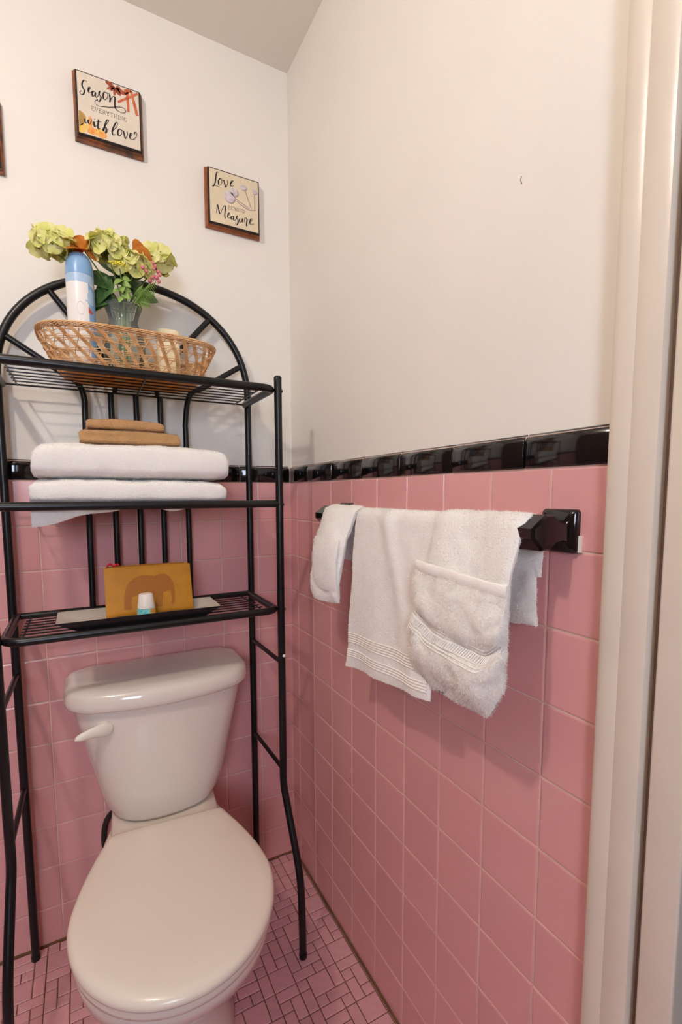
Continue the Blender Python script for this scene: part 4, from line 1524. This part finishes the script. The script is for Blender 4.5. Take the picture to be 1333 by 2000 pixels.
NST = 38
lat = MB()
for k in range(NST):                       # slanted stakes, in bands of three reeds
    a0 = 2 * PI * k / NST
    for q in range(3):
        pts = []
        for i in range(9):
            h = i / 8
            pts.append(bk(a0 + (q - 1) * 0.020 - 0.36 * h, h * 0.97, 0.0018 * math.sin(PI * 3 * h + k * PI)))
        lat.tube(pts, 0.00145, 5, cap=False)
    pts = []                                # every band is crossed by a thinner counter-slanting reed
    for i in range(9):
        h = i / 8
        pts.append(bk(a0 + 0.30 * h, h * 0.97, 0.0028 * math.sin(PI * 3 * h + k * PI + 1.2)))
    lat.tube(pts, 0.0010, 5, cap=False)
nr_ = 150
for h in (0.04, 0.08, 0.12, 0.16, 0.20, 0.24, 0.36, 0.40, 0.44, 0.60, 0.635, 0.67, 0.705, 0.80, 0.83):  # rounds of fine weavers
    pts = []
    for i in range(nr_):
        a = 2 * PI * i / nr_
        pts.append(bk(a, h + 0.012 * math.sin(a * 5 + h * 40), 0.0032 * math.sin(a * NST / 2 + h * 60)))
    lat.tube(pts, 0.0008, 5, closed=True)
tag(lat.build('lattice', 'wicker', basket, fix=False), kind='stuff')
rim = MB()
for q in range(8):                          # twisted rim of eight reeds
    pts = []
    for i in range(200):
        a = 2 * PI * i / 200
        tw = a * 13 + q * 2 * PI / 8
        p = bk(a, 0.93 + 0.055 * math.sin(tw), 0.0036 * math.cos(tw))
        pts.append(p)
    rim.tube(pts, 0.0011, 5, closed=True)
tag(rim.build('rim', 'wicker', basket, fix=False), kind='stuff')
bs = MB()


def base_pt(u, v, dz):
    """flat base inside the foot outline: u,v in -1..1"""
    y_ = BCY + 0.080 * v
    w = 0.138 * (1 - abs(v) ** 3.2) ** 0.32
    return (BCX + w * u, y_, ZB + 0.004 + dz)


NB = 46
for k in range(NB):                         # fine weavers along the length, over and under the ribs
    v = -0.985 + 1.97 * k / (NB - 1)
    pts = [base_pt(-1 + 2 * i / 80, v, 0.0011 * math.sin(i / 80 * 44 * PI + (k % 2) * PI)) for i in range(81)]
    bs.tube(pts, 0.0017, 5)
for k in range(22):
    u = -0.96 + 1.92 * k / 21
    bs.tube([base_pt(u, -0.95 + 1.9 * i / 8, 0) for i in range(9)], 0.0011, 5)
for q in range(3):
    bs.tube([bk(2 * PI * i / 120, 0.0, 0.0005) + Vector((0, 0, -0.003 + q * 0.0025)) for i in range(120)], 0.0016, 5, closed=True)
tag(bs.build('woven_base', 'wickerdark', basket, fix=False), kind='stuff')
ZI2 = ZB + 0.0075

# ------------------------------------------------------------------ air freshener can
cc = (-0.545, -0.165, ZI2)
can = thing('spray_can', cc, 'white and blue air freshener spray can with light blue cap in the basket', 'spray can')
body = MB().lathe(cc, [(0.0235, 0.0), (0.0262, 0.0015), (0.0268, 0.005), (0.0268, 0.195), (0.0262, 0.199), (0.0245, 0.2015)], 36).build('can_body', 'canwhite', can)
MB().lathe(cc, [(0.0262, 0.1985), (0.0270, 0.199), (0.0270, 0.206), (0.0262, 0.219), (0.0235, 0.231), (0.0195, 0.2395), (0.0150, 0.2445), (0.0085, 0.247), (0.0005, 0.2475)], 36).build('cap', 'canblue', can)


def wrap(a0, a1, z0, z1, m, name='printed_panel', r=0.0270, top=None, par=body, n=14):
    """printed area on the can: angles in degrees, 270 faces the room"""
    lo_ = []
    for i in range(n + 1):
        t = i / n
        a = math.radians(a0 + (a1 - a0) * t)
        zt_ = z1 if top is None else z1 + top(t)
        lo_.append([(cc[0] + rr * math.cos(a), cc[1] + rr * math.sin(a), cc[2] + z_) for rr, z_ in ((r - 0.0004, z0), (r, z0), (r, zt_), (r - 0.0004, zt_))])
    return MB().loft(lo_).build(name, m, par, angle=60)


wrap(180, 400, 0.181, 0.1975, 'canpale', r=0.02705)
wrap(303, 420, 0.004, 0.182, 'canblue', r=0.02695, top=lambda t: -0.012 * math.sin(PI * t))
wrap(298, 330, 0.138, 0.160, 'canpale', r=0.0272, top=lambda t: 0.010 * math.sin(3 * t))
wrap(300, 322, 0.120, 0.133, 'red', r=0.0272, top=lambda t: -0.010 * t)
wrap(288, 316, 0.1435, 0.146, 'canpale', r=0.02735)
# raised swirl of the lettering on the white panel
sw = []
for i in range(26):
    t = i / 25
    a = math.radians(268 + 15 * math.cos(PI * 0.3 + t * PI * 1.6))
    sw.append((cc[0] + 0.0271 * math.cos(a), cc[1] + 0.0271 * math.sin(a), cc[2] + 0.128 - 0.013 * math.sin(PI * 0.3 + t * PI * 1.6)))
MB().tube(sw, 0.0007, 5).build('printed_swirl', 'canwhite', body)

# ------------------------------------------------------------------ cream jar at the right of the basket
jc = (-0.360, -0.098, ZI2)
jar = thing('cream_jar', jc, 'cream rounded jar standing in the right end of the basket', 'jar')
MB().loft([rrect(jc[0], jc[1], a, b_, r_, jc[2] + z, 6) for a, b_, r_, z in ((0.022, 0.016, 0.012, 0.0), (0.0255, 0.0195, 0.014, 0.003), (0.0265, 0.0205, 0.015, 0.02), (0.0265, 0.0205, 0.015, 0.108))]).build('jar_body', 'cream', jar)
MB().loft([rrect(jc[0], jc[1], a, b_, r_, jc[2] + z, 6) for a, b_, r_, z in ((0.0268, 0.0208, 0.015, 0.1085), (0.0275, 0.0215, 0.016, 0.110), (0.0275, 0.0215, 0.016, 0.130), (0.0262, 0.0202, 0.0155, 0.1345), (0.0225, 0.0165, 0.0135, 0.137), (0.012, 0.008, 0.007, 0.138))]).build('lid', 'cream', jar)

# ------------------------------------------------------------------ glass vase
vc = Vector((-0.4605, -0.130, ZI2))
vase = thing('glass_vase', vc, 'clear glass vase with flared rim standing in the basket', 'vase')
vp = [(0.0315, 0.0), (0.034, 0.003), (0.040, 0.03), (0.0445, 0.06), (0.0450, 0.08), (0.042, 0.100), (0.036, 0.115), (0.0315, 0.125), (0.0300, 0.131), (0.0312, 0.138), (0.0350, 0.150), (0.0395, 0.160), (0.0405, 0.163)]
pr = vp + [(0.0388, 0.1628), (0.0335, 0.150), (0.0295, 0.138), (0.0282, 0.131), (0.0298, 0.125), (0.0342, 0.115), (0.0402, 0.100), (0.0432, 0.08), (0.0427, 0.06), (0.0382, 0.03), (0.032, 0.008), (0.0005, 0.006)]
MB().lathe(vc, pr, 40).build('vase_body', 'glass', vase)
MB().lathe(vc, [(0.0405, 0.1635), (0.0410, 0.1645), (0.0400, 0.1655), (0.0388, 0.1648)], 40).build('rim', 'glass', vase)

# ------------------------------------------------------------------ flowers in the vase: every stem a thing of its own
VT = vc + Vector((0, 0, 0.165))            # mouth of the vase


def stem_tube(par, pts, r=0.0013, m='stem', name='stem'):
    return MB().tube(smooth_path(pts, 6), r, 6).build(name, m, par)


def leaf_mesh(name, m, L_, W_, curl=0.3, fold=0.15, n=10, tip=1.0, lobes=0):
    """leaf along local +y, face +z, origin at its base; thin closed blade"""
    mb = MB()
    rows = []
    for i in range(n + 1):
        t = i / n
        w = W_ * (math.sin(PI * t ** 0.75) ** 0.85 if 0 < t < 1 else 0.0) + 0.0004
        if lobes:
            w *= 1 + 0.25 * math.sin(t * PI * lobes)
        rows.append([(w * u, L_ * t, -curl * L_ * t * t * 0.5 + fold * abs(w * u)) for u in (-1, -0.5, 0, 0.5, 1)])
    g = [[Vector(p) for p in r] for r in rows]
    sh = terry_sheet(g, 0.0006, 0, 0.0)
    o_ = sh.build(name, m, None, angle=80)
    me_ = o_.data
    bpy.data.objects.remove(o_)
    return me_


def petal_floret(m='hyd', R_=0.0155, seed=0):
    """four broad overlapping petals round a small eye; local +z is the face"""
    rr = random.Random(seed)
    mb = MB()
    for k in range(4):
        a = PI / 2 * k + rr.uniform(-0.12, 0.12)
        L_ = R_ * rr.uniform(0.9, 1.12)
        W_ = R_ * rr.uniform(0.62, 0.74)
        cup = rr.uniform(-0.25, 0.45)
        g = []
        for i in range(7):
            t = i / 6
            w = W_ * (math.sin(PI * min(0.94, 0.10 + 0.80 * t)) ** 0.7)
            row = []
            for u in (-1, -0.5, 0, 0.5, 1):
                lx, ly = w * u, L_ * t * (1 - 0.10 * abs(u) ** 2 * t)
                z = cup * L_ * t * t + 0.12 * L_ * abs(u) * t + 0.05 * L_ * math.sin(5 * u + 7 * t + k) + k * 0.0003
                row.append(Vector((lx * math.cos(a) - ly * math.sin(a), lx * math.sin(a) + ly * math.cos(a), z)))
            g.append(row)
        sh = terry_sheet(g, 0.0005, 0, 0.0)
        mb.add(sh.v, sh.f)
    mb.cur = 1
    mb.sphere((0, 0, 0.0012), 0.0017, 6, 4)
    o_ = mb.build('floret_piece', [m, 'hydeye'], None, angle=80)
    me_ = o_.data
    bpy.data.objects.remove(o_)
    return me_


FLO = [petal_floret('hyd', r_, q) for q, r_ in enumerate((0.0215, 0.0195, 0.0225, 0.0205))]


def orient(d, spin=0.0):
    d = Vector(d).normalized()
    q = Vector((0, 0, 1)).rotation_difference(d)
    return q.to_matrix().to_4x4() @ Matrix.Rotation(spin, 4, 'Z')


def put(me, name, par, loc, d, spin=0.0, sc=1.0):
    o_ = bpy.data.objects.new(name, me)
    COL.objects.link(o_)
    o_.parent = par
    o_.matrix_local = Matrix.Translation(Vector(loc) - ORG[par.name]) @ orient(d, spin) @ Matrix.Scale(sc, 4)
    ORG[o_.name] = ORG[par.name]
    return o_


def hydrangea(c, rad, n, label, seed, root):
    rr = random.Random(seed)
    c = Vector(c)
    t = thing('hydrangea', c, label, 'flower', 'green hydrangeas in the glass vase')
    r0 = Vector(root)
    stem_tube(t, [vc + Vector((r0.x, r0.y, 0.02)), VT + Vector((r0.x, r0.y, -0.03)), VT + Vector((r0.x * 1.5, r0.y * 1.5, 0.01)), (VT + c) / 2 + Vector((0, 0, -0.006)), c + Vector((0, 0, -0.012))], 0.0016)
    ga = PI * (3 - 5 ** 0.5)
    for k in range(n):
        z = 1 - 1.55 * (k + 0.5) / n
        ph = k * ga + seed
        r_ = math.sqrt(max(0, 1 - z * z))
        d = Vector((r_ * math.cos(ph), r_ * math.sin(ph), z))
        loc = c + Vector((d.x * rad[0], d.y * rad[1], d.z * rad[2])) * rr.uniform(0.82, 1.05)
        d = (d + Vector((rr.uniform(-.35, .35), rr.uniform(-.35, .35) - 0.25, rr.uniform(-.3, .3)))).normalized()
        o_ = put(FLO[k % 4], 'floret', t, loc, d, rr.uniform(0, 6.28), rr.uniform(0.9, 1.15))
        MB().tube([c + Vector((0, 0, -0.008)), c.lerp(loc, 0.6) + Vector((0, 0, -0.003)), loc - d * 0.0006], 0.0006, 5).build('flower_stalk', 'stem', o_ if False else t)
    return t


hydrangea((-0.590, -0.170, 1.672), (0.030, 0.024, 0.028), 15, 'pale green hydrangea head leaning out left behind the blue spray cap', 1, (-0.008, -0.006, 0))
hydrangea((-0.486, -0.165, 1.690), (0.036, 0.028, 0.030), 20, 'pale green hydrangea head in the middle, tallest of the bouquet', 2, (-0.002, -0.010, 0))
hydrangea((-0.383, -0.135, 1.700), (0.034, 0.026, 0.026), 16, 'pale green hydrangea head leaning out right above the pink berries', 3, (0.010, -0.004, 0))
hydrangea((-0.438, -0.168, 1.664), (0.036, 0.020, 0.024), 14, 'yellowish hydrangea cluster low between the middle and right flower heads', 5, (0.004, 0.004, 0))

# orange blooms: broad cupped petals
ORP = leaf_mesh('orange_petal_piece', 'orange', 0.045, 0.020, curl=0.5, fold=0.25)


def orange_bloom(c, ds, label, root, sc=1.0):
    c = Vector(c)
    t = thing('orange_bloom', c, label, 'flower', 'orange silk blooms in the vase')
    stem_tube(t, [vc + Vector((root[0], root[1], 0.02)), VT + Vector((root[0], root[1], -0.03)), VT + Vector((root[0] * 1.4, root[1] * 1.4, 0.01)), (VT + c) / 2, c], 0.0015)
    for d, sp in ds:
        put(ORP, 'petal', t, c, d, sp, sc)
    return t


orange_bloom((-0.533, -0.172, 1.672), [((0.1, -0.9, 0.25), 0.2), ((0.5, -0.8, 0.1), -0.7), ((-0.4, -0.8, 0.2), 0.9), ((0.2, -0.4, 0.9), 2.2)], 'orange bloom between the left and middle hydrangea heads', (-0.006, 0.006, 0), 1.0)
orange_bloom((-0.440, -0.178, 1.694), [((0.5, -0.6, 0.6), -1.4), ((0.3, -0.8, 0.3), -0.9), ((0.1, -0.9, 0.1), -2.0)], 'orange curved petals right of the tallest hydrangea head', (0.006, 0.008, 0), 1.15)

# dark broad leaves
DL = leaf_mesh('dark_leaf_piece', 'leaf', 0.070, 0.020, curl=0.5, fold=0.3)
lt = thing('foliage_stem', VT, 'dark green broad-leaved sprig behind the spray can, in the vase', 'foliage')
stem_tube(lt, [vc + Vector((-0.01, 0.0, 0.02)), VT + Vector((-0.012, -0.004, -0.03)), VT + Vector((-0.02, -0.01, 0.02)), VT + Vector((-0.022, -0.012, 0.05))], 0.0016)
for (dx, dy, dz, d, sp) in ((-0.020, -0.012, 0.012, (-0.2, -0.9, 0.35), 1.6), (-0.018, -0.012, 0.03, (0.1, -0.9, 0.4), 1.1), (-0.012, -0.012, 0.05, (0.3, -0.9, 0.2), -0.2), (-0.02, -0.008, 0.046, (-0.3, -0.8, 0.5), 2.3),
                            (0.0, -0.006, 0.035, (0.2, -0.9, 0.3), -0.6), (0.012, -0.003, 0.045, (0.3, -0.8, 0.5), -0.9), (-0.030, -0.010, 0.040, (-0.1, -0.95, 0.3), 0.9), (-0.006, -0.016, 0.06, (0.0, -0.9, 0.5), 0.5),
                            (0.016, -0.008, 0.06, (0.2, -0.9, 0.4), -0.3), (-0.026, -0.006, 0.020, (-0.2, -0.9, 0.3), 2.0), (0.02, -0.006, 0.03, (0.2, -0.9, 0.3), -1.2)):
    put(DL, 'leaf', lt, VT + Vector((dx, dy, dz)), d, sp, RND.uniform(0.85, 1.15))

# light-green sprig of small leaves with yellow buds
SL = leaf_mesh('small_leaf_piece', 'leaflight', 0.020, 0.0065, curl=0.4, fold=0.3)
sp1 = thing('leaf_sprig', VT, 'light green sprig of small pointed leaves at the front of the vase', 'foliage')
c0 = VT + Vector((-0.002, -0.045, 0.045))
stem_tube(sp1, [vc + Vector((0.0, -0.012, 0.02)), VT + Vector((0.0, -0.022, -0.04)), VT + Vector((0.0, -0.034, 0.01)), c0], 0.0012, 'leaflight')
for k in range(16):
    t_ = k / 15
    p = VT.lerp(c0, 0.15 + 0.85 * t_) + Vector((0, -0.030 * (1 - t_), 0))
    an = k * 2.4
    d = Vector((math.cos(an) * 0.5, -0.8, 0.5 + math.sin(an) * 0.5))
    put(SL, 'leaf', sp1, p, d, an, RND.uniform(0.8, 1.25))
yb = thing('bud_sprig', VT, 'tiny yellow bud cluster under the middle hydrangea head', 'flower')
c1 = Vector((-0.468, -0.186, 1.655))
stem_tube(yb, [vc + Vector((0.003, -0.01, 0.02)), VT + Vector((0.003, -0.015, -0.03)), VT + Vector((0.0, -0.03, 0.01)), c1 + Vector((0, 0, -0.01))], 0.0011)
bm_ = MB()
for k in range(60):
    a, r_ = k * 2.4, 0.021 * math.sqrt((k + 0.5) / 60)
    bm_.sphere(c1 + Vector((r_ * math.cos(a), r_ * math.sin(a) * 0.6, 0.008 * RND.random() - 0.004 + r_ * math.sin(a) * 0.3)), 0.0019, 6, 4)
tag(bm_.build('buds', 'yellow', yb), kind='stuff')

# pink berries
br = thing('berry_sprig', VT, 'sprig of pink berries at the right of the vase', 'foliage')
c2 = Vector((-0.402, -0.190, 1.642))
stem_tube(br, [vc + Vector((0.008, -0.012, 0.02)), VT + Vector((0.014, -0.02, -0.04)), VT + Vector((0.022, -0.034, 0.0)), c2 + Vector((-0.008, 0.002, -0.02)), c2 + Vector((0, 0, 0.015))], 0.0011, 'leaflight')
BM = MB().sphere((0, 0, 0), 0.0042, 10, 7).build('berry_piece', 'berry', None).data
bpy.data.objects.remove([o_ for o_ in bpy.data.objects if o_.data == BM][0])
for k, (dx, dz) in enumerate(((0.001, 0.026), (0.006, 0.021), (0.002, 0.012), (0.012, 0.010), (-0.020, 0.012), (0.014, 0.002), (0.004, 0.000), (-0.001, -0.006), (0.012, -0.012), (-0.006, -0.012), (-0.014, 0.004), (0.008, -0.004))):
    b0 = c2 + Vector((dx, -0.004 + 0.004 * math.sin(k * 2.3), dz))
    put(BM, 'berry', br, b0, (0, 0, 1), 0, RND.uniform(0.85, 1.15))
    MB().tube([b0, b0 + Vector((-dx * 0.4, 0.002, -0.010))], 0.0006, 5).build('berry_stalk', 'berry', br)

# fern: fine needles at the right of the vase mouth
fe = thing('fern_sprig', VT, 'fine-needled green fern sprig drooping right over the vase rim', 'foliage')
fm2 = MB()
for (ex, ey, ez, nn_) in ((0.062, -0.050, 0.022, 26), (0.050, -0.056, -0.006, 24), (0.034, -0.064, 0.026, 22), (0.066, -0.045, 0.046, 22)):
    p0, p1_ = VT + Vector((0.012, -0.006, -0.004)), VT + Vector((ex, ey, ez))
    ax = smooth_path([p0, p0.lerp(p1_, 0.5) + Vector((0, 0, 0.010)), p1_], 8)
    fm2.tube(ax, 0.0008, 5)
    for k in range(nn_):
        t_ = 0.25 + 0.75 * k / nn_
        q = ax[min(len(ax) - 1, int(t_ * (len(ax) - 1)))]
        for sg in (-1, 1):
            d = Vector((0.6, -0.2, sg * 0.8)).normalized() * 0.019 * (1.15 - t_ * 0.7)
            fm2.tube([q, q + d * 0.5 + Vector((0, 0, 0.001)), q + d], [0.0009, 0.0008, 0.0003], 4)
tag(fm2.build('needles', 'leaflight', fe), kind='stuff')
stem_tube(fe, [vc + Vector((0.01, 0.004, 0.02)), VT + Vector((0.012, 0.0, -0.04)), VT + Vector((0.012, -0.006, -0.004))], 0.0012)
